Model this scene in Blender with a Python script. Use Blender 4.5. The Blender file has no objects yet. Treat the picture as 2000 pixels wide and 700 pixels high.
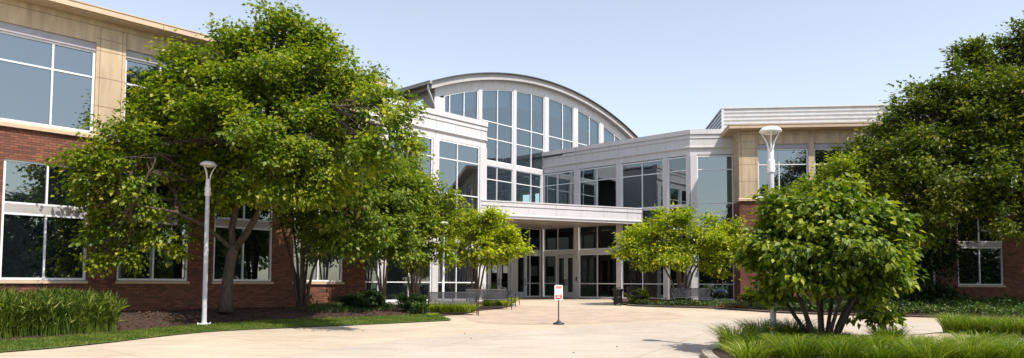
import bpy, math, random
import numpy as np
from mathutils import Matrix, Vector
from mathutils.geometry import tessellate_polygon
random.seed(5); RNG = np.random.default_rng(7)
R = math.radians
sc = bpy.context.scene; COL = sc.collection
EYE = 1.87

# ---------------------------------------------------------------- camera
cam = bpy.data.cameras.new('camera'); camo = bpy.data.objects.new('camera', cam); COL.objects.link(camo); sc.camera = camo
PITCH, ROLL, FPX, PY = R(3.05), R(.29), 1386.0, 480.0
fw = Vector((0, math.cos(PITCH), math.sin(PITCH))); r0 = Vector((1, 0, 0)); u0 = Vector((0, -math.sin(PITCH), math.cos(PITCH)))
rt = r0*math.cos(ROLL)+u0*math.sin(ROLL); up = u0*math.cos(ROLL)-r0*math.sin(ROLL)
m = Matrix.Identity(4)
for i in range(3):
    m[i][0] = rt[i]; m[i][1] = up[i]; m[i][2] = -fw[i]
m[2][3] = EYE
camo.matrix_world = m
cam.sensor_width = 36; cam.lens = FPX/2000*36; cam.shift_y = (PY-350)/2000; cam.clip_end = 6000; cam.clip_start = .1

def at(px, py, Y):            # world point seen at a photo pixel, Y metres ahead
    d = fw + rt*((px-1000)/FPX) + up*((PY-py)/FPX)
    t = Y/d.y
    return Vector((d.x*t, Y, EYE+d.z*t))
def gz(x, y): return .025*min(max(y, -8.), 37.5)
def gp(px, py, off=0):        # the point of the sloping plaza seen at a photo pixel
    d = fw + rt*((px-1000)/FPX) + up*((PY-py)/FPX)
    t = EYE/(.025*d.y-d.z)
    return (d.x*t, d.y*t)

# ---------------------------------------------------------------- materials
def newmat(name):
    mt = bpy.data.materials.new(name); mt.use_nodes = True; nt = mt.node_tree; nt.nodes.clear()
    out = nt.nodes.new('ShaderNodeOutputMaterial'); return mt, nt, out
def N(nt, t, **k):
    n = nt.nodes.new(t)
    for a, b in k.items():
        if a.startswith('_'): setattr(n, a[1:], b)
        else: n.inputs[a.replace('__', ' ')].default_value = b
    return n
def ramp(nt, fac, stops):
    n = nt.nodes.new('ShaderNodeValToRGB'); e = n.color_ramp.elements
    while len(e) < len(stops): e.new(.5)
    for el, (p, c) in zip(e, stops): el.position = p; el.color = (*c, 1)
    nt.links.new(fac, n.inputs[0]); return n.outputs[0]
def coords(nt, kind='Object', scale=(1, 1, 1)):
    tc = nt.nodes.new('ShaderNodeTexCoord'); mp = nt.nodes.new('ShaderNodeMapping'); mp.inputs['Scale'].default_value = scale
    nt.links.new(tc.outputs[kind], mp.inputs[0]); return mp.outputs[0]
def simple(name, col, rough=.6, metal=0, var=.12, nscale=3., bump=.0, bscale=40., spec=.5, stretch=(1, 1, 1), col2=None):
    mt, nt, out = newmat(name); L = nt.links.new
    b = N(nt, 'ShaderNodeBsdfPrincipled', Roughness=rough, Metallic=metal); b.inputs['Specular IOR Level'].default_value = spec
    v = coords(nt, 'Object', stretch)
    nz = N(nt, 'ShaderNodeTexNoise', Scale=nscale, Detail=6., Roughness=.6); L(v, nz.inputs['Vector'])
    lo = col2 or tuple(c*(1-var*2) for c in col); hi = tuple(min(1, c*(1+var)) for c in col)
    L(ramp(nt, nz.outputs[0], [(.3, lo), (.65, hi)]), b.inputs['Base Color'])
    if bump:
        n2 = N(nt, 'ShaderNodeTexNoise', Scale=bscale, Detail=4.); L(v, n2.inputs['Vector'])
        bp = N(nt, 'ShaderNodeBump', Strength=bump, Distance=.02); L(n2.outputs[0], bp.inputs['Height']); L(bp.outputs[0], b.inputs['Normal'])
    L(b.outputs[0], out.inputs[0]); return mt

def brick_mat():
    mt, nt, out = newmat('red_brick'); L = nt.links.new
    tc = nt.nodes.new('ShaderNodeTexCoord'); sp = nt.nodes.new('ShaderNodeSeparateXYZ'); L(tc.outputs['Object'], sp.inputs[0])
    ad = N(nt, 'ShaderNodeMath', _operation='ADD'); L(sp.outputs[0], ad.inputs[0]); L(sp.outputs[1], ad.inputs[1])
    cb = nt.nodes.new('ShaderNodeCombineXYZ'); L(ad.outputs[0], cb.inputs[0]); L(sp.outputs[2], cb.inputs[1])
    br = N(nt, 'ShaderNodeTexBrick', Scale=1., **{'Brick__Width': .215, 'Row__Height': .073, 'Mortar__Size': .0085, 'Mortar__Smooth': .2, 'Bias': -.1})
    br.inputs['Color1'].default_value = (.235, .085, .046, 1); br.inputs['Color2'].default_value = (.105, .036, .022, 1); br.inputs['Mortar'].default_value = (.05, .032, .026, 1)
    L(cb.outputs[0], br.inputs['Vector'])
    nz = N(nt, 'ShaderNodeTexNoise', Scale=.9, Detail=5.); L(cb.outputs[0], nz.inputs['Vector'])
    mx = N(nt, 'ShaderNodeMix', _data_type='RGBA', _blend_type='MULTIPLY'); mx.inputs[0].default_value = 1
    L(br.outputs[0], mx.inputs[6]); L(ramp(nt, nz.outputs[0], [(.3, (.78, .76, .76)), (.7, (1.12, 1.08, 1.05))]), mx.inputs[7])
    b = N(nt, 'ShaderNodeBsdfPrincipled', Roughness=.85); L(mx.outputs[2], b.inputs['Base Color'])
    bp = N(nt, 'ShaderNodeBump', Strength=.5, Distance=.01, _invert=True); L(br.outputs['Fac'], bp.inputs['Height']); L(bp.outputs[0], b.inputs['Normal'])
    L(b.outputs[0], out.inputs[0]); return mt

def glass_mat(name, ior, dark, see=None, wob=.003):
    mt, nt, out = newmat(name); L = nt.links.new
    fr = N(nt, 'ShaderNodeFresnel', IOR=ior)
    g = N(nt, 'ShaderNodeBsdfGlossy', Roughness=.012); g.inputs[0].default_value = (.81, .92, 1, 1)
    if see:
        d = nt.nodes.new('ShaderNodeBsdfTransparent'); d.inputs[0].default_value = (*see, 1)
    else:
        d = N(nt, 'ShaderNodeBsdfDiffuse'); d.inputs[0].default_value = (*dark, 1)
    v = coords(nt); nz = N(nt, 'ShaderNodeTexNoise', Scale=.7, Detail=1.); L(v, nz.inputs['Vector'])
    bp = N(nt, 'ShaderNodeBump', Strength=1., Distance=wob); L(nz.outputs[0], bp.inputs['Height']); L(bp.outputs[0], g.inputs['Normal'])
    mx = nt.nodes.new('ShaderNodeMixShader'); L(fr.outputs[0], mx.inputs[0]); L(d.outputs[0], mx.inputs[1]); L(g.outputs[0], mx.inputs[2])
    L(mx.outputs[0], out.inputs[0]); return mt

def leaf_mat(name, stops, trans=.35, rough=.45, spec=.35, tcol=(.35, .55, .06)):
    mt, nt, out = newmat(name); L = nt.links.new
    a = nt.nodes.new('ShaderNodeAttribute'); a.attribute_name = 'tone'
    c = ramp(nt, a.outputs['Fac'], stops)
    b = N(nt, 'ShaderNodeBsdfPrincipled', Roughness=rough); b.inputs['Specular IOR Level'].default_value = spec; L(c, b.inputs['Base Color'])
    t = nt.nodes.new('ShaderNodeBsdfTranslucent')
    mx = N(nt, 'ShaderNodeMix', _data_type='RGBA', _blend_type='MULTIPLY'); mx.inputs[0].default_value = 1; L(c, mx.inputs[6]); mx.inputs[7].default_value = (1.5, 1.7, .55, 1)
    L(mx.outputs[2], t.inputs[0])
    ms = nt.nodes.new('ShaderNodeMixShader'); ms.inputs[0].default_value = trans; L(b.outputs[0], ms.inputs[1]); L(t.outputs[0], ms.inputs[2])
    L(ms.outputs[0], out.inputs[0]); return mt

def concrete_mat(name, col, joint=3.0, stain=.2, spec=.3, rot=0.):
    mt, nt, out = newmat(name); L = nt.links.new
    v = coords(nt)
    nz = N(nt, 'ShaderNodeTexNoise', Scale=.45, Detail=8., Roughness=.65); L(v, nz.inputs['Vector'])
    n2 = N(nt, 'ShaderNodeTexNoise', Scale=26., Detail=5., Roughness=.7); L(v, n2.inputs['Vector'])
    c1 = ramp(nt, nz.outputs[0], [(.32, tuple(c*(1-stain) for c in col)), (.62, col)])
    mx = N(nt, 'ShaderNodeMix', _data_type='RGBA', _blend_type='MULTIPLY'); mx.inputs[0].default_value = 1
    L(c1, mx.inputs[6]); L(ramp(nt, n2.outputs[0], [(.3, (.86, .85, .84)), (.6, (1.03, 1.03, 1.03))]), mx.inputs[7])
    last = mx.outputs[2]
    if joint:
        mp = nt.nodes.new('ShaderNodeMapping'); mp.inputs['Rotation'].default_value = (0, 0, rot); L(v, mp.inputs[0])
        br = N(nt, 'ShaderNodeTexBrick', Scale=1., **{'Brick__Width': joint, 'Row__Height': joint, 'Mortar__Size': .011, 'Mortar__Smooth': .3}); br.offset = 0
        br.inputs['Color1'].default_value = (1, 1, 1, 1); br.inputs['Color2'].default_value = (.95, .945, .94, 1); br.inputs['Mortar'].default_value = (.55, .5, .45, 1); L(mp.outputs[0], br.inputs['Vector'])
        m2 = N(nt, 'ShaderNodeMix', _data_type='RGBA', _blend_type='MULTIPLY'); m2.inputs[0].default_value = 1; L(last, m2.inputs[6]); L(br.outputs[0], m2.inputs[7]); last = m2.outputs[2]
    # broom marks, tyre rub and faint water stains
    sm = nt.nodes.new('ShaderNodeMapping'); sm.inputs['Scale'].default_value = (.35, 3.2, 1); sm.inputs['Rotation'].default_value = (0, 0, R(-12)); L(v, sm.inputs[0])
    n4 = N(nt, 'ShaderNodeTexNoise', Scale=1.6, Detail=7., Roughness=.7); L(sm.outputs[0], n4.inputs['Vector'])
    m4 = N(nt, 'ShaderNodeMix', _data_type='RGBA', _blend_type='MULTIPLY'); m4.inputs[0].default_value = 1; L(last, m4.inputs[6]); L(ramp(nt, n4.outputs[0], [(.36, (.84, .82, .8)), (.52, (1, 1, 1))]), m4.inputs[7]); last = m4.outputs[2]
    n5 = N(nt, 'ShaderNodeTexNoise', Scale=.22, Detail=9., Roughness=.75, Distortion=1.5); L(v, n5.inputs['Vector'])
    m5 = N(nt, 'ShaderNodeMix', _data_type='RGBA', _blend_type='MULTIPLY'); m5.inputs[0].default_value = 1; L(last, m5.inputs[6]); L(ramp(nt, n5.outputs[0], [(.485, (1, 1, 1)), (.5, (.93, .9, .87)), (.515, (1, 1, 1))]), m5.inputs[7]); last = m5.outputs[2]
    # scattered specks of grit
    vo = N(nt, 'ShaderNodeTexVoronoi', Scale=1.7); L(v, vo.inputs['Vector'])
    m3 = N(nt, 'ShaderNodeMix', _data_type='RGBA', _blend_type='MULTIPLY'); m3.inputs[0].default_value = 1; L(last, m3.inputs[6])
    L(ramp(nt, vo.outputs['Distance'], [(.02, (.45, .4, .35)), (.035, (1, 1, 1))]), m3.inputs[7])
    b = N(nt, 'ShaderNodeBsdfPrincipled', Roughness=.85); b.inputs['Specular IOR Level'].default_value = spec; L(m3.outputs[2], b.inputs['Base Color'])
    bp = N(nt, 'ShaderNodeBump', Strength=.25, Distance=.01); L(n2.outputs[0], bp.inputs['Height']); L(bp.outputs[0], b.inputs['Normal'])
    L(b.outputs[0], out.inputs[0]); return mt

def paver_mat():
    mt, nt, out = newmat('brick_pavers'); L = nt.links.new
    v = coords(nt); mp = nt.nodes.new('ShaderNodeMapping'); mp.inputs['Rotation'].default_value = (0, 0, R(38)); L(v, mp.inputs[0])
    br = N(nt, 'ShaderNodeTexBrick', Scale=1., **{'Brick__Width': .4, 'Row__Height': .2, 'Mortar__Size': .012, 'Mortar__Smooth': .2})
    br.inputs['Color1'].default_value = (.43, .33, .25, 1); br.inputs['Color2'].default_value = (.36, .275, .21, 1); br.inputs['Mortar'].default_value = (.33, .25, .19, 1); L(mp.outputs[0], br.inputs['Vector'])
    nz = N(nt, 'ShaderNodeTexNoise', Scale=1.2, Detail=5.); L(v, nz.inputs['Vector'])
    mx = N(nt, 'ShaderNodeMix', _data_type='RGBA', _blend_type='MULTIPLY'); mx.inputs[0].default_value = 1; L(br.outputs[0], mx.inputs[6]); L(ramp(nt, nz.outputs[0], [(.3, (.85, .85, .85)), (.7, (1.1, 1.1, 1.1))]), mx.inputs[7])
    b = N(nt, 'ShaderNodeBsdfPrincipled', Roughness=.9); L(mx.outputs[2], b.inputs['Base Color']); L(b.outputs[0], out.inputs[0]); return mt

def bark_mat(name, c1, c2):
    mt, nt, out = newmat(name); L = nt.links.new
    v = coords(nt, 'Object', (14, 14, 2.2))
    nz = N(nt, 'ShaderNodeTexNoise', Scale=1.6, Detail=8., Roughness=.7); L(v, nz.inputs['Vector'])
    b = N(nt, 'ShaderNodeBsdfPrincipled', Roughness=.9); L(ramp(nt, nz.outputs[0], [(.35, c1), (.65, c2)]), b.inputs['Base Color'])
    bp = N(nt, 'ShaderNodeBump', Strength=.8, Distance=.03); L(nz.outputs[0], bp.inputs['Height']); L(bp.outputs[0], b.inputs['Normal'])
    L(b.outputs[0], out.inputs[0]); return mt

def emit(name, col, s):
    mt, nt, out = newmat(name); e = N(nt, 'ShaderNodeEmission', Strength=s); e.inputs[0].default_value = (*col, 1); nt.links.new(e.outputs[0], out.inputs[0]); return mt

M = dict(
 brick=brick_mat(),
 stone=simple('buff_stone', (.50, .38, .255), .8, var=.13, nscale=2.2, bump=.15, bscale=60, stretch=(1.6, 1.6, .3)),
 stone_joint=simple('stone_joint', (.17, .12, .08), .9),
 roofedge=simple('buff_fascia', (.52, .39, .27), .7, var=.05),
 panel=simple('white_metal_panel', (.55, .525, .54), .45, var=.04, nscale=1.6, stretch=(2.5, 2.5, .3)),
 panel_dark=simple('panel_joint', (.2, .17, .16), .7),
 lintel=simple('grey_lintel', (.33, .31, .35), .5, var=.05),
 spand=simple('grey_spandrel', (.36, .335, .33), .5, var=.05),
 frame=simple('white_aluminium', (.72, .73, .75), .35, var=.03),
 framed=simple('bronze_grey_frame', (.42, .42, .42), .4, var=.04),
 mirror=glass_mat('reflective_glass', 3.05, (.006, .008, .01)),
 teal=glass_mat('atrium_glass', 2.75, None, (.55, .78, .86)),
 lobby=glass_mat('lobby_glass', 1.62, None, (.34, .37, .36)),
 soffit=simple('canopy_soffit', (.42, .36, .32), .45, var=.06, nscale=1.5),
 roofm=simple('dark_roof', (.06, .06, .065), .6),
 zinc=simple('ribbed_metal', (.6, .6, .61), .35, metal=.25, var=.05),
 gutter=simple('gutter_metal', (.3, .28, .27), .5),
 walk=concrete_mat('cream_concrete', (.49, .41, .315), 3.1, .17, rot=R(40)),
 road=concrete_mat('pale_concrete', (.46, .40, .335), 4.6, .16, rot=R(28)),
 kerb=concrete_mat('kerb_concrete', (.36, .31, .25), 0, .2),
 paver=paver_mat(),
 asphalt=simple('asphalt', (.06, .06, .06), .9, var=.2, bump=.3),
 field=simple('grass_field', (.05, .09, .02), .95, var=.3, nscale=.6, bump=.4),
 mulch=simple('bark_mulch', (.042, .019, .011), .95, var=.35, nscale=14, bump=1., bscale=22, col2=(.018, .01, .007)),
 mulch2=simple('bark_chip', (.085, .038, .022), .9, var=.3, nscale=30),
 redmulch=simple('red_chip', (.3, .075, .03), .9, var=.3, nscale=20),
 soil=simple('lawn_soil', (.07, .1, .018), .95, var=.3, nscale=8),
 bark=bark_mat('grey_brown_bark', (.03, .022, .017), (.12, .085, .062)),
 bark2=bark_mat('smooth_brown_bark', (.08, .055, .04), (.24, .17, .12)),
 barkd=bark_mat('dark_bark', (.03, .02, .016), (.1, .065, .05)),
 pole=simple('white_paint', (.78, .77, .77), .4, var=.04, nscale=6),
 poleg=simple('lamp_pole_paint', (.5, .495, .53), .4, var=.05, nscale=4),
 lens=simple('lamp_lens', (.6, .58, .5), .2),
 black=simple('black_paint', (.02, .02, .022), .4, var=.1),
 bench=simple('dark_grey_steel', (.042, .04, .047), .5, metal=.0, var=.1),
 white=simple('sign_white', (.8, .8, .8), .4, var=.01),
 red=simple('sign_red', (.6, .045, .03), .4, var=.03),
 greyink=simple('sign_ink', (.35, .35, .38), .5),
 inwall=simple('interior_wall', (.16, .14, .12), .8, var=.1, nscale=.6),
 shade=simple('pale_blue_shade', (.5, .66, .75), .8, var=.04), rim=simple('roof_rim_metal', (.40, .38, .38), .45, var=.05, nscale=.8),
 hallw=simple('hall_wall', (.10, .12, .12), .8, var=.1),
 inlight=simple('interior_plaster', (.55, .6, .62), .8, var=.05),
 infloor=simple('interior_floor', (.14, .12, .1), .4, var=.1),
 door=simple('door_aluminium', (.5, .51, .51), .4, var=.03),
 lit=emit('ceiling_lamp', (1, .96, .85), 3.),
 paper=simple('paper', (.75, .78, .76), .7),
 carw=simple('white_car_paint', (.6, .63, .66), .25), cars=simple('silver_car_paint', (.4, .45, .5), .25, metal=.4), carb=simple('blue_car_paint', (.1, .2, .33), .25),
 carglass=glass_mat('car_glass', 2.2, (.01, .012, .014)), tyre=simple('tyre_rubber', (.02, .02, .02), .8), chrome=simple('bright_metal', (.6, .6, .6), .2, metal=.9),
 flower=simple('red_flower', (.5, .03, .03), .6), cream=simple('cream_flower', (.75, .75, .45), .6), yellow=simple('yellow_flower', (.8, .5, .02), .6),
)
G = lambda *s: s
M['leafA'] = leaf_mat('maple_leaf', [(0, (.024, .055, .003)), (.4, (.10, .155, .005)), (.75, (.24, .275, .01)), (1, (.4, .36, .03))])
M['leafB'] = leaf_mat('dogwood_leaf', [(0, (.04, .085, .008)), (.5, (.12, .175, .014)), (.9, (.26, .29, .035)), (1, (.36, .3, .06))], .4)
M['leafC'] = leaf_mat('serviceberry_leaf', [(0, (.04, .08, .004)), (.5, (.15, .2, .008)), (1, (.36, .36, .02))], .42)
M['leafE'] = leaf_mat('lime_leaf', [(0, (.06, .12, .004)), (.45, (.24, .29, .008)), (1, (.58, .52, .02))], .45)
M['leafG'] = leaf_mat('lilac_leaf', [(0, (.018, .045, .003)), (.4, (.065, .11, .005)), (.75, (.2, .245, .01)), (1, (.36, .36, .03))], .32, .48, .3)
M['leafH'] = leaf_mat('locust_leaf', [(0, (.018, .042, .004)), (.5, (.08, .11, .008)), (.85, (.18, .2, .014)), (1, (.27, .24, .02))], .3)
M['leafD'] = leaf_mat('yew_leaf', [(0, (.008, .026, .005)), (1, (.03, .068, .01))], .15)
M['leafR'] = leaf_mat('distant_leaf', [(0, (.02, .05, .01)), (1, (.06, .12, .02))], .2)
M['grassT'] = leaf_mat('tall_grass_blade', [(0, (.03, .075, .006)), (.5, (.11, .17, .015)), (.88, (.26, .31, .05)), (1, (.42, .40, .14))], .35, .5)
M['grassI'] = leaf_mat('tuft_blade', [(0, (.04, .085, .005)), (.5, (.13, .19, .012)), (.85, (.3, .34, .035)), (1, (.42, .38, .13))], .35, .4)
M['grassY'] = leaf_mat('daylily_blade', [(0, (.08, .16, .012)), (.5, (.28, .35, .03)), (1, (.6, .56, .12))], .35)
M['lawn'] = leaf_mat('lawn_blade', [(0, (.04, .085, .006)), (.6, (.11, .16, .012)), (1, (.24, .24, .05))], .3)
M['cover'] = leaf_mat('ground_cover_leaf', [(0, (.018, .05, .01)), (.7, (.055, .105, .02)), (1, (.18, .2, .06))], .25)

# ---------------------------------------------------------------- mesh helpers
class MB:
    def __init__(s): s.v = []; s.f = []; s.mi = []
    def quad(s, *p, mi=0):
        b = len(s.v); s.v += [tuple(q) for q in p]; s.f.append(tuple(range(b, b+len(p)))); s.mi.append(mi)
    def box(s, x0, x1, y0, y1, z0, z1, mi=0):
        b = len(s.v); s.v += [(x, y, z) for z in (z0, z1) for y in (y0, y1) for x in (x0, x1)]
        for f in ((0, 2, 3, 1), (4, 5, 7, 6), (0, 1, 5, 4), (2, 6, 7, 3), (0, 4, 6, 2), (1, 3, 7, 5)):
            s.f.append(tuple(b+i for i in f)); s.mi.append(mi)
    def prism(s, poly, z0, z1, mi=0):      # poly: xy list
        n = len(poly); b = len(s.v)
        s.v += [(p[0], p[1], z0) for p in poly]+[(p[0], p[1], z1) for p in poly]
        for t in tessellate_polygon([[Vector((p[0], p[1], 0)) for p in poly]]):
            s.f.append(tuple(b+i for i in t)); s.mi.append(mi); s.f.append(tuple(b+n+i for i in reversed(t))); s.mi.append(mi)
        for i in range(n):
            j = (i+1) % n; s.f.append((b+i, b+j, b+n+j, b+n+i)); s.mi.append(mi)
    def profile(s, prof, x0, x1, mi=0):    # prof: closed list of (y,z), extruded along x
        n = len(prof); b = len(s.v)
        s.v += [(x0, y, z) for y, z in prof]+[(x1, y, z) for y, z in prof]
        for t in tessellate_polygon([[Vector((p[0], p[1], 0)) for p in prof]]):
            s.f.append(tuple(b+i for i in t)); s.mi.append(mi); s.f.append(tuple(b+n+i for i in reversed(t))); s.mi.append(mi)
        for i in range(n):
            j = (i+1) % n; s.f.append((b+i, b+j, b+n+j, b+n+i)); s.mi.append(mi)
    def tube(s, pts, rad, k=8, mi=0, cap=True):
        pts = [Vector(p) for p in pts]; rad = rad if hasattr(rad, '__len__') else [rad]*len(pts)
        b = len(s.v); prev = None
        for i, p in enumerate(pts):
            t = (pts[min(i+1, len(pts)-1)]-pts[max(i-1, 0)]).normalized()
            if prev is None:
                a = t.cross(Vector((0, 0, 1)) if abs(t.z) < .9 else Vector((1, 0, 0))).normalized()
            else:
                a = (prev-t*prev.dot(t)).normalized()
            prev = a; c = t.cross(a)
            for j in range(k):
                q = p+(a*math.cos(2*math.pi*j/k)+c*math.sin(2*math.pi*j/k))*rad[i]; s.v.append(tuple(q))
        for i in range(len(pts)-1):
            for j in range(k):
                s.f.append((b+i*k+j, b+i*k+(j+1) % k, b+(i+1)*k+(j+1) % k, b+(i+1)*k+j)); s.mi.append(mi)
        if cap:
            s.f.append(tuple(b+j for j in reversed(range(k)))); s.mi.append(mi)
            s.f.append(tuple(b+(len(pts)-1)*k+j for j in range(k))); s.mi.append(mi)
    def lathe(s, prof, k=16, c=(0, 0), mi=0):  # prof: (r,z)
        b = len(s.v)
        for r, z in prof:
            for j in range(k): s.v.append((c[0]+r*math.cos(2*math.pi*j/k), c[1]+r*math.sin(2*math.pi*j/k), z))
        for i in range(len(prof)-1):
            for j in range(k): s.f.append((b+i*k+j, b+i*k+(j+1) % k, b+(i+1)*k+(j+1) % k, b+(i+1)*k+j)); s.mi.append(mi)
WM = {}
def link(name, me, parent, Mw, smooth=False):
    o = bpy.data.objects.new(name, me); COL.objects.link(o)
    if parent:
        o.parent = parent; pw = WM[parent.name]
        Mw = Mw if Mw is not None else pw
        o.matrix_basis = pw.inverted() @ Mw
    else:
        Mw = Mw if Mw is not None else Matrix.Identity(4); o.matrix_basis = Mw
    WM[o.name] = Mw.copy()
    if smooth and me:
        me.polygons.foreach_set('use_smooth', [True]*len(me.polygons))
    return o
def obj(name, mb, mats, parent=None, Mw=None, smooth=False):
    me = bpy.data.meshes.new(name); me.from_pydata(mb.v, [], mb.f)
    mats = mats if isinstance(mats, (list, tuple)) else [mats]
    for q in mats: me.materials.append(M[q] if isinstance(q, str) else q)
    if len(mats) > 1: me.polygons.foreach_set('material_index', mb.mi)
    me.update(); return link(name, me, parent, Mw, smooth)
def tag(o, label=None, cat=None, group=None, kind=None):
    if label: o['label'] = label
    if cat: o['category'] = cat
    if group: o['group'] = group
    if kind: o['kind'] = kind
    return o
def thing(name, Mw, label, cat, group=None):
    if isinstance(Mw, (tuple, Vector)): Mw = Matrix.Translation(Vector(Mw))
    return tag(link(name, None, None, Mw), label, cat, group)
def copy_tree(o, Mw, label=None, parent=None):
    c = o.copy(); COL.objects.link(c)
    if parent: c.parent = parent
    else: c.matrix_basis = Mw
    if label: c['label'] = label
    for ch in list(o.children): copy_tree(ch, None, None, c)
    return c
def Fr(P0, ang): return Matrix.Translation((P0[0], P0[1], 0)) @ Matrix.Rotation(R(90-ang), 4, 'Z')

def fast_mesh(name, V, T, mat, parent=None, tone=None, Mw=None, offset=True):
    """triangle mesh from numpy arrays; vertices given in world space"""
    Mw = Mw if Mw is not None else (WM[parent.name] if parent else Matrix.Identity(4))
    o3 = np.array(Mw.inverted()); V = V @ o3[:3, :3].T + o3[:3, 3]
    me = bpy.data.meshes.new(name); nv, nt_ = len(V), len(T)
    me.vertices.add(nv); me.vertices.foreach_set('co', V.astype(np.float32).ravel())
    me.loops.add(nt_*3); me.loops.foreach_set('vertex_index', T.astype(np.int32).ravel())
    me.polygons.add(nt_); me.polygons.foreach_set('loop_start', np.arange(0, nt_*3, 3, dtype=np.int32)); me.polygons.foreach_set('loop_total', np.full(nt_, 3, dtype=np.int32))
    if tone is not None:
        a = me.attributes.new('tone', 'FLOAT', 'FACE'); a.data.foreach_set('value', tone.astype(np.float32))
    me.materials.append(M[mat]); me.update(calc_edges=True); me.validate()
    return link(name, me, parent, Mw)

def nrmz(a): return a/np.maximum(np.linalg.norm(a, axis=1, keepdims=True), 1e-6)
def leaf_arrays(P, D, Nn, Ls, w=.36, fold=.1, curl=.12):
    D = nrmz(D); S = nrmz(np.cross(D, Nn)); Nn = nrmz(np.cross(S, D)); Ls = Ls[:, None]
    b = P; t = P+D*Ls-Nn*Ls*curl; mid = P+D*Ls*.42
    l = mid+S*Ls*w+Nn*Ls*fold; r = mid-S*Ls*w+Nn*Ls*fold
    V = np.stack([b, r, t, l], 1).reshape(-1, 3); n = len(P); i = np.arange(n)*4
    T = np.stack([np.stack([i, i+1, i+2], 1), np.stack([i, i+2, i+3], 1)], 1).reshape(-1, 3)
    return V, T
SUBS = 9
def crown_pts(lobes, nc, rng, inner=.35):
    L = np.array(lobes, float); w = (L[:, 3]*L[:, 4]*L[:, 5])**(.75); w /= w.sum()
    ns = SUBS; nl = len(L)                       # boughs: smaller flattened masses on each lobe, so the crown has gaps and ledges
    su = nrmz(rng.normal(size=(nl, ns, 3)).reshape(-1, 3)+np.array([0, 0, .15])).reshape(nl, ns, 3)
    sc_ = L[:, None, :3]+su*L[:, None, 3:6]*(.45+.62*rng.random((nl, ns, 1)))
    sr = L[:, None, 3:6]*np.array([.4, .4, .26])*(.55+.75*rng.random((nl, ns, 1)))
    k = rng.choice(nl, nc, p=w); j = rng.integers(0, ns, nc); u = nrmz(rng.normal(size=(nc, 3)))
    rr = rng.random(nc)**.45; c = sc_[k, j]+u*sr[k, j]*rr[:, None]
    core = rng.random(nc) < inner*.5; c[core] = (L[k, :3]+u*L[k, 3:6]*rng.random((nc, 1))*.8)[core]
    u = nrmz(u*.6+su[k, j])
    return c, u, L[k, :3], k
def make_crown(name, parent, mat, lobes, nc, per, leaf, spread, rng, ctr, flat=.5, droop=.3, inner=.35, w=.36, ymax=None, tonebias=0., upn=.9, zmin=None, wall=None, keep=None):
    c, u, lc, k = crown_pts(lobes, nc, rng, inner)
    if keep is not None:     # boughs grow clear of the lamp post
        q = (abs(c[:, 0]-keep[0]) < keep[2]) & (c[:, 1] < keep[1]+.5) & (c[:, 2] < keep[3]); c[q, 1] = keep[1]+.6+rng.random(q.sum())*1.3
    if wall is not None:     # keep foliage in front of a facade
        (x0, kk, gap) = wall; lim = (c[:, 0]-x0)/kk; over = np.maximum(c[:, 1]-(lim-gap), 0); c[:, 1] -= over*1.05
    out = nrmz(nrmz(c-np.array(ctr))*.6+u*.6+np.array([0, 0, .25])); out = nrmz(out+rng.normal(size=out.shape)*.25)
    m_ = rng.integers(int(per*.55), int(per*1.45), nc); idx = np.repeat(np.arange(nc), m_); n = len(idx)
    sp = spread*(.65+.7*rng.random(nc))[idx]
    al = (rng.random(n)-.35)[:, None]
    perp = rng.normal(size=(n, 3))*.34; perp[:, 2] *= flat
    P = c[idx]+out[idx]*al*sp[:, None]+perp*sp[:, None]
    P[:, 2] -= .25*sp*np.linalg.norm(perp, axis=1)
    D = out[idx]*.5+perp*1.3+rng.normal(size=(n, 3))*.35; D[:, 2] -= droop
    Nn = rng.normal(size=(n, 3))*.42+np.array([0, 0, upn])+out[idx]*.35
    Ls = leaf*(.45+.95*rng.random(n))
    V, T = leaf_arrays(P, D, Nn, Ls, w)
    ct = rng.random(nc)*.45
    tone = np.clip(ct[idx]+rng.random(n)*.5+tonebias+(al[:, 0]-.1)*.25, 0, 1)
    fast_mesh(name, V, T, mat, parent, np.repeat(tone, 2))
    return c, k
def bez(a, b, lift, n=7, wob=.0, rng=random):
    a = Vector(a); b = Vector(b); mid = (a*.55+b*.45)+Vector(lift); pts = []
    for i in range(n+1):
        t = i/n; p = a*(1-t)**2+mid*2*t*(1-t)+b*t*t
        if 0 < i < n: p += Vector((rng.uniform(-wob, wob), rng.uniform(-wob, wob), rng.uniform(-wob, wob)*.6))
        pts.append(p)
    return pts
def limbs(mb, start, r_start, lobes, c, k, rng, share=.35, twig=.012):
    starts = start if isinstance(start, list) else [start]
    for li, lb in enumerate(lobes):
        lc = Vector(lb[:3]); s = min(starts, key=lambda q: (Vector(q)-lc).length)
        s = Vector(s); ln = (lc-s).length
        pts = bez(s, lc, (0, 0, .12*ln), 7, .05*min(ln, 3)); r = min(r_start*.5, .018*ln+.02)
        mb.tube(pts, [r*(1-.7*i/7) for i in range(8)], 6)
        ids = np.nonzero(k == li)[0]
        for q in ids[:int(len(ids)*share)]:
            e = Vector(c[q]); a = pts[random.randint(3, 7)]
            mb.tube(bez(a, e, (0, 0, .06), 3, .04), [r*.35, twig*1.3, twig, twig*.5], 4)

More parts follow.
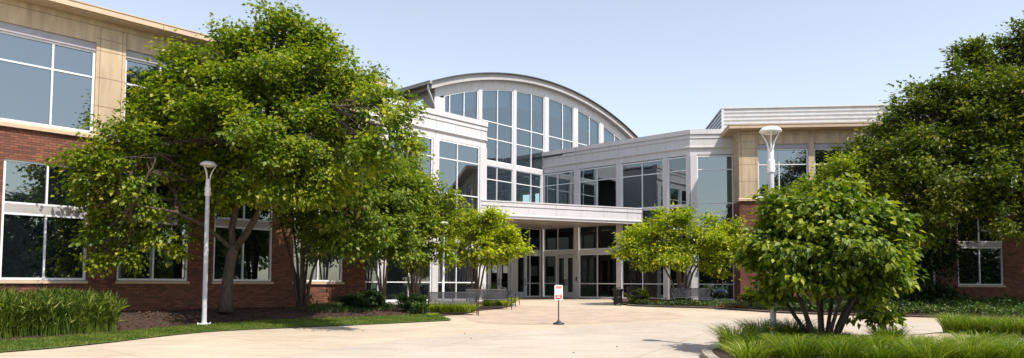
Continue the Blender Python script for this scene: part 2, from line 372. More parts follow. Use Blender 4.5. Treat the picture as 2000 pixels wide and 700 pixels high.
def blades(P, H, lean, rng, width=.012, seg=3, bend=.8):
    """grass blades: P (n,3) base points, H heights, lean horizontal vectors"""
    n = len(P); a = rng.random(n)*6.283; S = np.stack([np.cos(a), np.sin(a), np.zeros(n)], 1)
    V = np.zeros((n, seg*2+1, 3))
    for j in range(seg+1):
        t = j/seg; c = P+lean*(t**1.8)[None] if False else P+lean*(t**1.8); c = c.copy(); c[:, 2] += H*(t-bend*.3*t**3)
        wd = width*(1-t*.85)
        if j < seg:
            V[:, 2*j] = c-S*wd; V[:, 2*j+1] = c+S*wd
        else: V[:, 2*j] = c
    i = np.arange(n)[:, None]*(seg*2+1); T = []
    for j in range(seg-1):
        T += [i+np.array([[2*j, 2*j+1, 2*j+3]]), i+np.array([[2*j, 2*j+3, 2*j+2]])]
    j = seg-1; T.append(i+np.array([[2*j, 2*j+1, 2*j+2]]))
    T = np.stack(T, 1).reshape(-1, 3); return V.reshape(-1, 3), T, len(T)//n

def smooth_poly(pts, n=6, closed=False):
    out = []; m_ = len(pts); rngi = range(m_ if closed else m_-1)
    g = lambda i: pts[i % m_] if closed else pts[min(max(i, 0), m_-1)]
    for i in rngi:
        p0, p1, p2, p3 = g(i-1), g(i), g(i+1), g(i+2)
        for q in range(n):
            t = q/n
            out.append(tuple(.5*((2*p1[d])+(-p0[d]+p2[d])*t+(2*p0[d]-5*p1[d]+4*p2[d]-p3[d])*t*t+(-p0[d]+3*p1[d]-3*p2[d]+p3[d])*t**3) for d in (0, 1)))
    if not closed: out.append(tuple(pts[-1][:2]))
    return out
def sheet(name, poly, mat, off, smooth=None):
    mb = MB(); b = 0; mb.v = [(x, y, gz(x, y)+off) for x, y in poly]
    for t in tessellate_polygon([[Vector((x, y, 0)) for x, y in poly]]):
        a, b_, c = [Vector(mb.v[i]) for i in t]
        mb.f.append(tuple(t) if (b_-a).cross(c-a).z > 0 else tuple(reversed(t))); mb.mi.append(0)
    return tag(obj(name, mb, mat), kind='structure')

# ---------------------------------------------------------------- facade helpers
def wall_holes(mb, s0, s1, z0, z1, holes, y0, y1, mi=0):
    ss = sorted({s0, s1, *[h[0] for h in holes], *[h[1] for h in holes]}); zz = sorted({z0, z1, *[h[2] for h in holes], *[h[3] for h in holes]})
    ss = [s for s in ss if s0 <= s <= s1]; zz = [z for z in zz if z0 <= z <= z1]
    hit = lambda a, b: any(h[0]-1e-6 <= a and b <= h[1]+1e-6 and h[2]-1e-6 <= c and d <= h[3]+1e-6 for h in holes)
    for i in range(len(ss)-1):
        for j in range(len(zz)-1):
            a, b, c, d = ss[i], ss[i+1], zz[j], zz[j+1]
            if hit(a, b): continue
            mb.quad((a, y0, c), (b, y0, c), (b, y0, d), (a, y0, d), mi=mi)
            mb.quad((a, y1, c), (a, y1, d), (b, y1, d), (b, y1, c), mi=mi)
    for (a, b, c, d) in holes:
        a, b, c, d = max(a, s0), min(b, s1), max(c, z0), min(d, z1)
        if b <= a or d <= c: continue
        mb.quad((a, y0, c), (a, y0, d), (a, y1, d), (a, y1, c), mi=mi); mb.quad((b, y0, c), (b, y1, c), (b, y1, d), (b, y0, d), mi=mi)
        mb.quad((a, y0, d), (b, y0, d), (b, y1, d), (a, y1, d), mi=mi); mb.quad((a, y0, c), (a, y1, c), (b, y1, c), (b, y0, c), mi=mi)
    mb.quad((s0, y0, z1), (s1, y0, z1), (s1, y1, z1), (s0, y1, z1), mi=mi)
    mb.quad((s1, y0, z0), (s1, y1, z0), (s1, y1, z1), (s1, y0, z1), mi=mi); mb.quad((s0, y0, z0), (s0, y0, z1), (s0, y1, z1), (s0, y1, z0), mi=mi)

def window(parent, Mw, s0, s1, z0, z1, vm=(), hm=(), glass='mirror', fwid=.065, rec=.1, mw=.05, fmat='frame', name='window', extra=None, tilt=.0022):
    mb = MB(); a, b = rec-.055, rec+.05
    mb.box(s0, s0+fwid, a, b, z0, z1); mb.box(s1-fwid, s1, a, b, z0, z1)
    mb.box(s0+fwid, s1-fwid, a+.003, b-.003, z1-fwid, z1); mb.box(s0+fwid, s1-fwid, a+.003, b-.003, z0, z0+fwid)
    for x in vm: mb.box(x-mw/2, x+mw/2, a+.006, b-.006, z0+fwid, z1-fwid)
    xs = [s0+fwid]+list(vm)+[s1-fwid]
    for z in hm:
        for i in range(len(xs)-1):
            mb.box(xs[i]+(mw/2 if i else 0), xs[i+1]-(mw/2 if i < len(xs)-2 else 0), a+.009, b-.009, z-mw/2, z+mw/2)
    f = obj(name, mb, fmat, parent, Mw)
    g = MB(); zs = [z0+fwid*.5]+sorted(hm)+[z1-fwid*.5]; xs[0] -= fwid*.5; xs[-1] += fwid*.5
    for i in range(len(xs)-1):
        for j in range(len(zs)-1):
            t = [random.uniform(-tilt, tilt) for _ in range(3)]; y = rec
            g.quad((xs[i], y+t[0], zs[j]), (xs[i+1], y+t[1], zs[j]), (xs[i+1], y+t[1]+t[2], zs[j+1]), (xs[i], y+t[0]+t[2], zs[j+1]))
    obj('pane', g, glass, f, Mw)
    return f

ZH, ZT, ZR, ZB, ZS = 9.03, 8.2, 6.42, 6.27, 1.9
def brick_wing(P0, ang, s0, s1, depth, low, up_, piers, label, base=.92, left_over=.6, right_over=.6, mech=None, group=None):
    Mw = Fr(P0, ang); root = thing('brick_office_wing', Mw, label, 'building', group); WM[root.name] = Mw
    holes = [(a, b, ZS, 5.36) for a, b, c in low]
    mb = MB(); wall_holes(mb, s0, s1, base-.02, ZB, holes, 0, .32)
    mb.box(s0, s0+.32, .32, depth, base-.02, ZB); mb.box(s1-.32, s1, .32, depth, base-.02, ZB); mb.box(s0+.32, s1-.32, depth-.3, depth, base-.02, ZB)
    # soldier course over each opening, a little proud
    obj('brick_wall', mb, 'brick', root, Mw)
    mb = MB(); mb.box(s0-.02, s1+.02, -.04, depth, base-1.2, base-.02); obj('foundation', mb, 'kerb', root, Mw)
    # buff stone upper storey
    uh = [(a, b, ZR, ZH+.25) for a, b, c in up_]
    mb = MB(); wall_holes(mb, s0, s1, ZB, 10.0, uh, -.03, .3)
    mb.box(s0, s0+.3, .3, depth, ZB, 10.); mb.box(s1-.3, s1, .3, depth, ZB, 10.); mb.box(s0+.3, s1-.3, depth-.3, depth, ZB, 10.)
    j = .014
    for (a, b) in piers:
        for z in (7.3, 8.2, 9.05, 9.42):
            mb.box(a+.0, b, -.0325, -.028, z, z+j, 1)
        mb.box(a+.1, a+.1+j, -.0325, -.028, ZR, 9.8, 1); mb.box(b-.1-j, b-.1, -.0325, -.028, ZR, 9.8, 1)
    mb.box(s0, s1, -.0335, -.028, 9.8, 9.8+j, 1)
    for (a, b, c) in up_:
        for x in (a+.0, (a+b)/2): mb.box(x, x+j, -.0325, -.028, ZH+.27, 9.8, 1)
    for z in (7.3, 8.2, 9.05, 9.42, 9.8): mb.box(s0-.0035, s0+.002, 0, 3., z, z+j, 1)
    mb.box(s0-.0035, s0+.002, .75, .75+j, ZR, 9.8, 1)
    obj('stone_wall', mb, ['stone', 'stone_joint'], root, Mw)
    mb = MB(); mb.profile([(-.09, ZB), (-.09, ZB+.11), (-.034, ZB+.15), (-.034, ZB)], s0-.05, s1+.05)
    obj('stone_band', mb, 'roofedge', root, Mw)
    # roof with overhanging eave
    mb = MB(); mb.box(s0-left_over, s1+right_over, -.6, depth+.4, 10.03, 10.2); mb.box(s0-left_over+.06, s1+right_over-.06, -.5, depth+.3, 10., 10.03)
    mb.box(s0-left_over-.02, s1+right_over+.02, -.62, depth+.42, 10.2, 10.235)
    for x in np.arange(math.ceil(s0), s1, 3.06): mb.box(x, x+j, -.603, -.59, 10.035, 10.2, 1)
    obj('roof', mb, ['roofedge', 'stone_joint'], root, Mw)
    for (a, b, vm) in low:
        f = window(root, Mw, a, b, ZS, 5.36, vm, (), 'mirror')
        # spandrel panel between lower and upper pane
        mb = MB(); mb.box(a+.065, b-.065, .035, .16, 3.83, 4.08); obj('spandrel', mb, 'spand', f, Mw)
        mb = MB()
        for z in (3.8, 4.11):
            mb.box(a+.065, b-.065, .03, .155, z-.028, z+.028)
        obj('rail', mb, 'frame', f, Mw)
        mb = MB(); mb.profile([(-.07, ZS-.1), (-.07, ZS-.02), (.12, ZS-.002), (.12, ZS-.1)], a-.04, b+.04); obj('sill', mb, 'roofedge', root, Mw)
    for (a, b, vm) in up_:
        window(root, Mw, a, b, ZR+.03, ZH, vm, (ZT,), 'mirror', rec=.12)
        mb = MB(); mb.box(a, b, .02, .16, ZH, ZH+.25); obj('lintel', mb, 'lintel', root, Mw)
    if mech:
        a, b, yy, z1 = mech; mb = MB(); n = 7; hgt = (z1-10.25)/n; prof = []
        for i in range(n):
            z = 10.25+i*hgt; prof += [(yy, z), (yy, z+hgt*.45), (yy+.07, z+hgt*.55), (yy+.07, z+hgt*.95)]
        prof += [(yy+.3, z1), (yy+.3, 10.25)]; mb.profile(prof, a, b)
        b0 = len(mb.v)
        for i in range(n):
            z = 10.25+i*hgt; mb.box(a-.09, a-.02, yy+.05, yy+8, z, z+hgt*.45); 
        mb.box(a-.02, a+.0, yy+.05, yy+8, 10.25, z1)
        mb.box(a-.12, a+.02, yy-.04, yy+.1, 10.25, z1-.002); mb.box(a-.13, b, yy-.06, yy+.32, z1, z1+.07); mb.box(a-.13, a+.1, yy+.32, yy+8, z1, z1+.07)
        obj('roof_screen', mb, 'zinc', root, Mw)
    return root, Mw

# left wing
lowL = []; s = 27.3-3.06*3
while s < 37: lowL.append((s, s+2.2, (s+1.1,))); s += 3.06
upL = [(24.3, 29.55, (25.4, 26.9, 28.42)), (30.4, 35.65, (31.5, 33.0, 34.55)), (36.5, 39.0, (37.7,)), (18.6, 23.45, (19.8, 21., 22.2))]
brick_wing((-33, 0), 42.7, 16., 39.79, 14, lowL, upL, [(29.55, 30.4), (23.45, 24.3), (35.65, 36.5)], 'red brick and buff stone two storey office wing at the left behind the big maple', left_over=.3, right_over=.55)
RWP = (12.0, 37.3)
rw, rwM = brick_wing(RWP, 96, 0, 30, 14, [(1.4, 3.6, (2.5,)), (4.46, 6.66, (5.56,)), (7.53, 9.71, (8.62,)), (10.79, 12.97, (11.87,)), (14.0, 16.2, (15.1,)), (17.1, 19.3, (18.2,)), (20.2, 22.4, (21.3,))],
   [(.97, 3.54, (2.07,)), (3.84, 6.4, (5.26,)), (7.2, 9.75, (8.5,)), (10.6, 13.1, (11.8,)), (13.4, 15.9, (14.6,)), (16.8, 21.6, (18, 19.2, 20.4))], [(0, .97), (6.4, 7.2), (9.75, 10.6), (15.9, 16.8)],
   'brick and buff stone office wing at the right, ribbed metal screen on its roof', mech=(-.35, 13.5, 2.2, 11.75))
mb = MB(); mb.box(3.54, 3.84, .0, .15, ZR+.03, ZH+.25); obj('metal_pier', mb, 'lintel', rw, rwM)

# ---------------------------------------------------------------- atrium building
CORN = (2.0, 46.0)
rootM = Matrix.Translation((CORN[0], CORN[1], .96))
A = thing('glass_atrium', rootM, 'glazed atrium with arched roof and white panel entrance canopy between the brick wings', 'building')
FL, FV, FA, FC, FP = Fr((-36, 0), 42.7), Fr((-40.5, 0), 42.7), Fr((9.87, 39.1), 131.9), Fr((-1.6, 37.2), 67.3), Fr((9.87, 39.1), 96)
def parapet(name, Mw, s0, s1, joints, z0=9.05, z1=10.45):
    d = z1-10.45
    prof = [(.25, z0), (0, z0), (0, 9.38+d), (-.05, 9.40+d), (-.09, 9.44+d), (-.09, 9.5+d), (-.04, 9.53+d), (-.04, 9.91+d), (-.02, 9.92+d), (-.02, 9.95+d), (-.07, 9.96+d), (-.07, 10.14+d), (-.04, 10.15+d), (-.04, 10.18+d), (-.12, 10.19+d), (-.12, z1), (.25, z1)]
    mb = MB(); mb.profile(prof, s0, s1)
    for x in joints:
        mb.box(x-.007, x+.007, -.0425, -.03, 9.53, 9.91, 1); mb.box(x-.007, x+.007, -.0725, -.03, 9.97, 10.13, 1); mb.box(x-.007, x+.007, -.1225, -.03, 10.2, 10.44, 1); mb.box(x-.006, x+.006, -.0025, .01, 9.06, 9.37, 1)
    for x in [q+1.3 for q in joints]: mb.box(x-.006, x+.006, -.0425, -.03, 9.53, 9.91, 1)
    return obj(name, mb, ['panel', 'panel_dark'], A, Mw)
def pier(Mw, a, b, z0, z1, y=-.06, name='pier', mat='panel', d=.22):
    mb = MB(); mb.box(a, b, y, y+d, z0, z1); obj(name, mb, mat, A, Mw)
def band(Mw, s0, s1, z0, z1, y=-.03, name='spandrel_band', mat='panel'):
    mb = MB(); mb.box(s0, s1, y, y+.2, z0, z1); obj(name, mb, mat, A, Mw)
# left glazed wing
parapet('parapet', FL, 38.0, 51.03, [41.2, 44.3, 47.45, 50.6])
bays = [(38.2, 41.05), (41.37, 44.14), (44.48, 47.27), (47.65, 50.52)]
for a, b in bays:
    mid = (a+b)/2 if a != 47.65 else 48.95
    window(A, FL, a, b, 3.99, 9.03, (mid,), (6.38, 8.12), 'mirror', rec=.06)
    window(A, FL, a, b, 1.02, 3.7, (mid,), (1.9,), 'mirror', rec=.06)
for a, b in [(37.9, 38.2), (41.05, 41.37), (44.14, 44.48), (47.27, 47.65), (50.52, 51.02)]:
    pier(FL, a, b, .9, 9.05)
for a, b in bays: band(FL, a, b, 3.7, 3.99); band(FL, a, b, .85, 1.02, -.05, 'base_rail')
mb = MB(); mb.box(50.8, 51.0, .16, 3.3, .9, 10.4); obj('end_wall', mb, 'panel', A, FL)
mb = MB(); mb.box(38.0, 51.0, .25, 3.2, 10.2, 10.3); obj('flat_roof', mb, 'roofm', A, FL)
# arm facade (right, facing left)
parapet('parapet', FA, -10.6, .02, [-7.85, -4.66, -1.5])
ab = [(-10.5, -8.0, -9.35), (-7.64, -4.83, -6.28), (-4.5, -1.67, -3.09), (-1.38, -.2, None)]
for a, b, mm in ab:
    vm = (mm,) if mm else ()
    window(A, FA, a, b, 6.26, 9.0, vm, (8.22,), 'teal', rec=.06)
    window(A, FA, a, b, 3.97, 6.2, vm, (), 'lobby', rec=.06)
    if a > -10: window(A, FA, a, b, 1.02, 3.7, vm, (1.88,), 'lobby', rec=.06)
    band(FA, a, b, 3.7, 3.97); band(FA, a, b, .85, 1.02, -.05, 'base_rail', 'soffit'); band(FA, a, b, 6.2, 6.26)  # brown base rail: the canopy's shade is put into its colour
for a, b in [(-10.6, -10.5), (-8.0, -7.64), (-4.83, -4.5), (-1.67, -1.38), (-.2, -.02)]: pier(FA, a, b, .9, 9.04, d=.18)
# front panel facing the drive
parapet('parapet', FP, -.02, 2.6, [])
window(A, FP, .36, 2.33, 1.02, 9.0, (), (1.88, 4.7, 6.35, 8.22), 'mirror', rec=.06)
pier(FP, .0, .36, .9, 9.04, d=.18); band(FP, .36, 2.33, .85, 1.02, -.05, 'base_rail'); 
# ground floor of the arched facade, with doors
def door(Mw, a, b, z0=.98, z1=3.55, y=.06, hs=1, box=True):
    mb = MB(); f = .13
    mb.box(a, a+f, y-.03, y+.03, z0, z1); mb.box(b-f, b, y-.03, y+.03, z0, z1); mb.box(a+f, b-f, y-.028, y+.028, z1-.18, z1); mb.box(a+f, b-f, y-.028, y+.028, z0, z0+.36)
    d = obj('door', mb, 'door', A, Mw)
    g = MB(); g.quad((a+f, y, z0+.36), (b-f, y, z0+.36), (b-f, y, z1-.18), (a+f, y, z1-.18)); obj('pane', g, 'lobby', d, Mw)
    h = MB(); x = b-f/2 if hs > 0 else a+f/2; h.box(x-.02, x+.02, y-.09, y-.065, 1.75, 2.15); h.box(x-.02, x+.02, y-.065, y-.03, 1.78, 1.82); h.box(x-.02, x+.02, y-.065, y-.03, 2.08, 2.12); obj('handle', h, 'black', d, Mw)
    return d
for a, b, vm in [(57.0, 57.72, ()), (61.08, 62.5, (61.46,))]: window(A, FV, a, b, 1.02, 3.7, vm, (1.88,), 'lobby', rec=.06)
door(FV, 57.78, 58.62, z1=3.68); door(FV, 58.74, 59.56, z1=3.68, hs=-1); door(FV, 60.2, 61.02, z1=3.68)
pier(FV, 59.6, 60.16, .9, 3.7, mat='door'); pier(FV, 57.72, 57.78, .9, 3.7, y=.0, mat='door', d=.12); pier(FV, 58.62, 58.74, .9, 3.7, y=.0, mat='door', d=.12)
band(FV, 56.8, 62.58, 3.7, 3.97); band(FV, 56.8, 62.58, .85, 1.02, -.05, 'base_rail', 'soffit')  # base rail by the doors is coloured darker to imitate canopy shade
window(A, FV, 56.9, 59.74, 3.97, 5.4, (58.36,), (), 'lobby', rec=.06); window(A, FV, 59.9, 62.5, 3.97, 5.4, (61.4,), (), 'lobby', rec=.06)
pier(FV, 59.74, 59.9, 3.97, 5.4)
# entrance doors on the arm side
window(A, FA, -10.5, -9.44, 1.02, 3.7, (), (1.88,), 'lobby', rec=.06)
door(FA, -9.4, -8.72, z1=3.68); door(FA, -8.68, -8.04, z1=3.68, hs=-1)
# inner vestibule doors
VI = FA @ Matrix.Translation((0, 2.2, 0))
door(VI, -6.2, -5.3); door(VI, -5.1, -4.2, hs=-1); door(VI, -7.6, -6.9)
mb = MB(); mb.box(-8.2, -3.4, .04, .2, 3.58, 5.3); 
for x in (-8.2, -6.6, -6.25, -5.25, -4.15, -3.4): mb.box(x, x+.08, .0, .1, .98, 3.56)
obj('vestibule_frame', mb, 'door', A, VI)
mb = MB(); mb.box(-7.86, -7.76, -.075, -.06, 2.05, 2.3); obj('door_button', mb, 'black', A, FA)
for a_, b_, y_, c_, d_ in ((58.95, 59.35, 0, 2.5, 2.95), (58.0, 58.4, 0, 2.5, 2.95), (61.62, 62.3, .1, 2.35, 3.0)):
    mb = MB(); mb.box(a_, b_, y_, y_+.01, c_, d_); obj('notice', mb, 'paper', A, FV)
# arched facade above
SC, ZC, RO, RI, RH = 63.1, -11.38, 26.42, 25.95, 25.55
arc = lambda s, r: ZC+math.sqrt(r*r-(s-SC)**2)
def arcbox(mb, s0, s1, r0, r1, y0, y1, n=40, mi=0):
    """solid following the arch between radii"""
    P = []
    for i in range(n+1):
        s = s0+(s1-s0)*i/n; P.append((s, arc(s, r0), arc(s, r1)))
    b = len(mb.v)
    for s, a, c in P: mb.v += [(s, y0, a), (s, y0, c), (s, y1, c), (s, y1, a)]
    for i in range(n):
        q = b+4*i
        for k_ in range(4): mb.f.append((q+k_, q+4+k_, q+4+(k_+1) % 4, q+(k_+1) % 4)); mb.mi.append(mi)
    mb.f.append((b, b+1, b+2, b+3)); mb.f.append((b+4*n+3, b+4*n+2, b+4*n+1, b+4*n)); mb.mi += [mi, mi]
def glass_bay(s0, s1, z0, mulls, rails, name='window'):
    """curtain wall bay with an arched head"""
    f = .06; mb = MB(); xs = [s0]+list(mulls)+[s1]
    for i, x in enumerate(xs):
        a, b = (x, x+f) if i == 0 else ((x-f, x) if i == len(xs)-1 else (x-.028, x+.028))
        b0 = len(mb.v); za, zb = arc(a, RH)-.005, arc(b, RH)-.005
        mb.v += [(a, .0, z0), (b, .0, z0), (b, .12, z0), (a, .12, z0), (a, .0, za), (b, .0, zb), (b, .12, zb), (a, .12, za)]
        for q in ((0, 1, 2, 3), (4, 7, 6, 5), (0, 4, 5, 1), (1, 5, 6, 2), (2, 6, 7, 3), (3, 7, 4, 0)): mb.f.append(tuple(b0+w for w in q)); mb.mi.append(0)
    arcbox(mb, s0+f, s1-f, RH-.07, RH, .004, .114, 10)
    for z in [z0+.03]+list(rails):
        for i in range(len(xs)-1):
            a = xs[i]+(f if i == 0 else .028); b = xs[i+1]-(f if i == len(xs)-2 else .028)
            if z < min(arc(a, RH), arc(b, RH))-.1: mb.box(a, b, .008, .11, z-.027, z+.027)
    fr = obj(name, mb, 'frame', A, FV)
    g = MB()
    for i in range(len(xs)-1):
        zs = [z0]+[z for z in rails if z < min(arc(xs[i], RH), arc(xs[i+1], RH))-.1]+[None]
        for j in range(len(zs)-1):
            t = [random.uniform(-.002, .002) for _ in range(3)]; a, b = xs[i], xs[i+1]
            if zs[j+1] is not None: g.quad((a, .06+t[0], zs[j]), (b, .06+t[1], zs[j]), (b, .06+t[1], zs[j+1]), (a, .06+t[0], zs[j+1]))
            else: g.quad((a, .06+t[0], zs[j]), (b, .06+t[1], zs[j]), *[(b+(a-b)*q/6, .06+t[1]+(t[0]-t[1])*q/6, arc(b+(a-b)*q/6, RH)-.02) for q in range(7)])
    obj('pane', g, 'teal', fr, FV)
vb = [(54.0, 56.69, (54.42, 55.55), 11.48, ()), (56.98, 59.74, (58.36,), 9.23, (10.6, 11.62)), (60.03, 62.78, (61.5,), 9.23, (10.6, 11.62)), (63.2, 65.91, (64.72,), 10.0, (10.6, 11.62)),
      (66.37, 68.98, (67.74,), 10.0, (10.6, 11.62)), (69.42, 71.95, (70.85,), 10.0, (10.6, 11.62)), (72.35, 73.2, (), 10.0, ())]
for a, b, mm, z0, rails in vb: glass_bay(a, b, z0, mm, rails)
for a, b, z0 in [(53.24, 54.0, 9.0), (56.69, 56.98, 9.0), (59.74, 60.03, 8.93), (62.78, 63.2, 8.93), (65.91, 66.37, 9.5), (68.98, 69.42, 9.5), (71.95, 72.35, 9.5)]:
    pier(FV, a, b, z0, min(arc(a, RH), arc(b, RH))+.12, y=-.05)
mb = MB(); arcbox(mb, 53.3, 73.2, RH, RI+.15, -.03, .2); obj('arched_band', mb, 'panel', A, FV)
mb = MB(); arcbox(mb, 52.75, 73.75, RI+.12, RO, -.36, .02)
arcbox(mb, 52.75, 73.75, RO-.13, RO-.11, -.39, -.36)
arcbox(mb, 52.75, 73.75, RI+.12, RI+.14, -.39, -.36)
for x in np.arange(53.7, 73.6, 1.42):
    z = arc(x, RI); mb.box(x-.008, x+.008, -.3625, -.34, z+.17, z+.33, 1)
obj('arched_fascia', mb, ['rim', 'panel_dark'], A, FV)
mb = MB(); arcbox(mb, 52.45, 74.0, RO, RO+.06, -.5, 24); obj('arched_roof', mb, 'roofm', A, FV)
mb = MB(); arcbox(mb, 52.8, 73.7, RI+.1, RO-.01, .03, 23.5); obj('eave_soffit', mb, 'gutter', A, FV)
mb = MB(); mb.box(56.69, 62.6, -.03, .17, 8.93, 9.23); obj('spandrel_band', mb, 'panel', A, FV)
mb = MB(); mb.box(53.3, 56.69, -.02, .17, 9.5, 11.46); obj('wall_panel', mb, 'panel', A, FV)
window(A, FV, 56.98, 59.74, 6.2, 8.93, (58.36,), (8.12,), 'teal', rec=.06, fwid=.05); window(A, FV, 60.03, 62.5, 6.2, 8.93, (61.5,), (8.12,), 'teal', rec=.06, fwid=.05)
for a, b in [(56.6, 56.98), (59.74, 60.03), (62.5, 62.62)]: pier(FV, a, b, 6.2, 8.93, y=-.05)
# side of the arched hall, with gutter and downpipe
zc0 = arc(53.24, RI)
mb = MB(); wall_holes(mb, .8, 22, 9.8, 11.4, [], 0, .2)
SD = FV @ Matrix.Translation((53.24, 0, 0)) @ Matrix.Rotation(R(90), 4, 'Z')    # local x runs back along the side
mb = MB(); wall_holes(mb, .0, 22, 9.6, 12.9, [(.9, 3.4, 10.6, 12.4), (4.2, 6.8, 10.6, 12.4)], -.0, .2); obj('side_wall', mb, 'gutter', A, SD @ Matrix.Scale(-1, 4, (0, 1, 0)))
window(A, SD, .9, 3.4, 10.6, 12.4, (2.1,), (), 'mirror', rec=-.08, fmat='framed'); window(A, SD, 4.2, 6.8, 10.6, 12.4, (5.5,), (), 'mirror', rec=-.08, fmat='framed')
zg = arc(52.45, RO)
mb = MB(); mb.box(52.33, 52.47, -.7, 23, zg-.1, zg+.05); mb.box(52.31, 52.34, -.7, 23, zg+.02, zg+.07); obj('gutter', mb, 'gutter', A, FV)
mb = MB(); mb.tube([(52.42, -.45, zg-.08), (52.42, -.45, zg-.35), (53.05, -.2, zg-1.0), (53.15, -.16, zg-1.15), (53.15, -.16, 9.8)], .055, 8); obj('downpipe', mb, 'panel', A, FV, smooth=True)
# canopy: deep white fascia over the doors
Ca, Cb = Vector((-1.6, 37.2)), Vector((7.54, 41.02))
vline = lambda s: (FV @ Vector((s, 0, 0))).xy
poly = [Ca+Vector((.0, .25)), Cb+Vector((-.05, .2)), Vector((2.02, 45.85)), vline(62.5)-Vector((-.02, .05)), vline(53.9), (FL @ Vector((51.02, 2.9, 0))).xy, (FL @ Vector((51.05, .3, 0))).xy]
mb = MB(); mb.prism([tuple(p) for p in poly], 5.37, 5.43); obj('canopy_soffit', mb, 'soffit', A, Matrix.Identity(4))
mb = MB(); mb.prism([tuple(p) for p in poly], 6.05, 6.17); obj('canopy_roof', mb, 'roofm', A, Matrix.Identity(4))
prof = [(.25, 5.34), (0, 5.34), (0, 5.42), (-.05, 5.46), (-.05, 5.52), (-.02, 5.55), (-.02, 5.93), (.0, 5.94), (.0, 5.97), (-.05, 5.98), (-.05, 6.19), (-.08, 6.2), (-.08, 6.26), (.25, 6.26)]
mb = MB(); mb.profile(prof, -.06, 9.86)
for x in (1.15, 4.35, 7.35, 8.9): mb.box(x-.007, x+.007, -.0225, .01, 5.56, 5.92, 1); mb.box(x-.007, x+.007, -.0525, -.0, 5.99, 6.18, 1)
for x in (2.7, 5.9): mb.box(x-.005, x+.005, -.0225, .01, 5.56, 5.92, 1)
obj('canopy_fascia', mb, ['panel', 'panel_dark'], A, FC)
mb = MB()
for s_, y_ in ((2.2, 1.6), (4.6, 2.2), (6.6, 1.6), (3.6, 4.2), (6.0, 4.0)): mb.lathe([(0, 5.36), (.11, 5.36), (.13, 5.372), (.13, 5.38)], 12, (s_, y_))
obj('canopy_downlight', mb, 'lens', A, FC)
# interior shells seen through the glass
sh = [vline(40)+Vector((-1, 1)), vline(53.9), vline(62.55)+Vector((-.0, .12)), Vector((2.2, 46.1)), Vector((9.95, 39.35)), Vector((12.2, 39.2)), Vector((15, 39.2)), Vector((16, 62)), Vector((-20, 62)), Vector((-24, 40))]
sh = [vline(56.0)+Vector((-.2, .3)), vline(62.55)+Vector((-.1, .25)), Vector((2.2, 46.2)), Vector((9.95, 39.4)), Vector((12.1, 39.3)), Vector((15, 39.3)), Vector((17, 56)), Vector((8, 62)), Vector((-13, 47))]
sh = [tuple(p) for p in sh]
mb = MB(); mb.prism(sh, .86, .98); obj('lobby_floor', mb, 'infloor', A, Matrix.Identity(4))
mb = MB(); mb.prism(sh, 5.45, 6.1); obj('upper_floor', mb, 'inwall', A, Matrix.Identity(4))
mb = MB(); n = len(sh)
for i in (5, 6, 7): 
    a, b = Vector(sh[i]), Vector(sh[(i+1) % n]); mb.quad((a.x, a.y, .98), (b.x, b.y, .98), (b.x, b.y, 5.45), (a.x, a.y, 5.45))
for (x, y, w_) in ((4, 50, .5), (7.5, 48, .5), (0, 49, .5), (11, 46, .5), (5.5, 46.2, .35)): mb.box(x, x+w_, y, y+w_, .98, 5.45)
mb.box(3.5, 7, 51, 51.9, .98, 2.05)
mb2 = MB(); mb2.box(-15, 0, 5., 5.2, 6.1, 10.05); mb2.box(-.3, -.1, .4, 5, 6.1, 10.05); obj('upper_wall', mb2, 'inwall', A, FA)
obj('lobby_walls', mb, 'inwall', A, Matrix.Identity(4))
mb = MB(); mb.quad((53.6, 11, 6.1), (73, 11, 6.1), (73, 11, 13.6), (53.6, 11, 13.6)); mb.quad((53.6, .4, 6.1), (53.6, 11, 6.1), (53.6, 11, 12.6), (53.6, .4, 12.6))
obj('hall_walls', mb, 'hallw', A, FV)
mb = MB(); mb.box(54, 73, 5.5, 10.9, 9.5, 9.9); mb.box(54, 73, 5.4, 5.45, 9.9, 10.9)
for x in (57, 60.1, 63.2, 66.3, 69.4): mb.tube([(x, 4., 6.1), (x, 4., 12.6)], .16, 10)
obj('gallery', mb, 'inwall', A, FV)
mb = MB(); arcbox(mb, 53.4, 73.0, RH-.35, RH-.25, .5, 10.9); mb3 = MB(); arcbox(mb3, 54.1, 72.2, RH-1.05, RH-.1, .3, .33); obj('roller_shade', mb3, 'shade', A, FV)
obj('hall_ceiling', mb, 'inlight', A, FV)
for (s_, y_) in ((-9.3, 4), (-6.6, 4), (-4.0, 4), (-9.5, 6.5), (-6.5, 6.5)):
    mb = MB(); mb.box(s_, s_+1.2, y_, y_+.3, 5.3, 5.36); obj('ceiling_light', mb, 'lit', A, FA)
mb = MB(); mb.prism([CORN, (9.9, 39.35), (12.2, 39.3), (13.5, 50), (9.6, 53.9)], 10.05, 10.2); obj('arm_roof', mb, 'roofm', A, Matrix.Identity(4))
mb = MB(); mb.prism([(10.0, 39.5), (12.1, 39.4), (12.6, 42), (10.8, 43)], 1, 10); obj('stair_core', mb, 'inwall', A, Matrix.Identity(4))

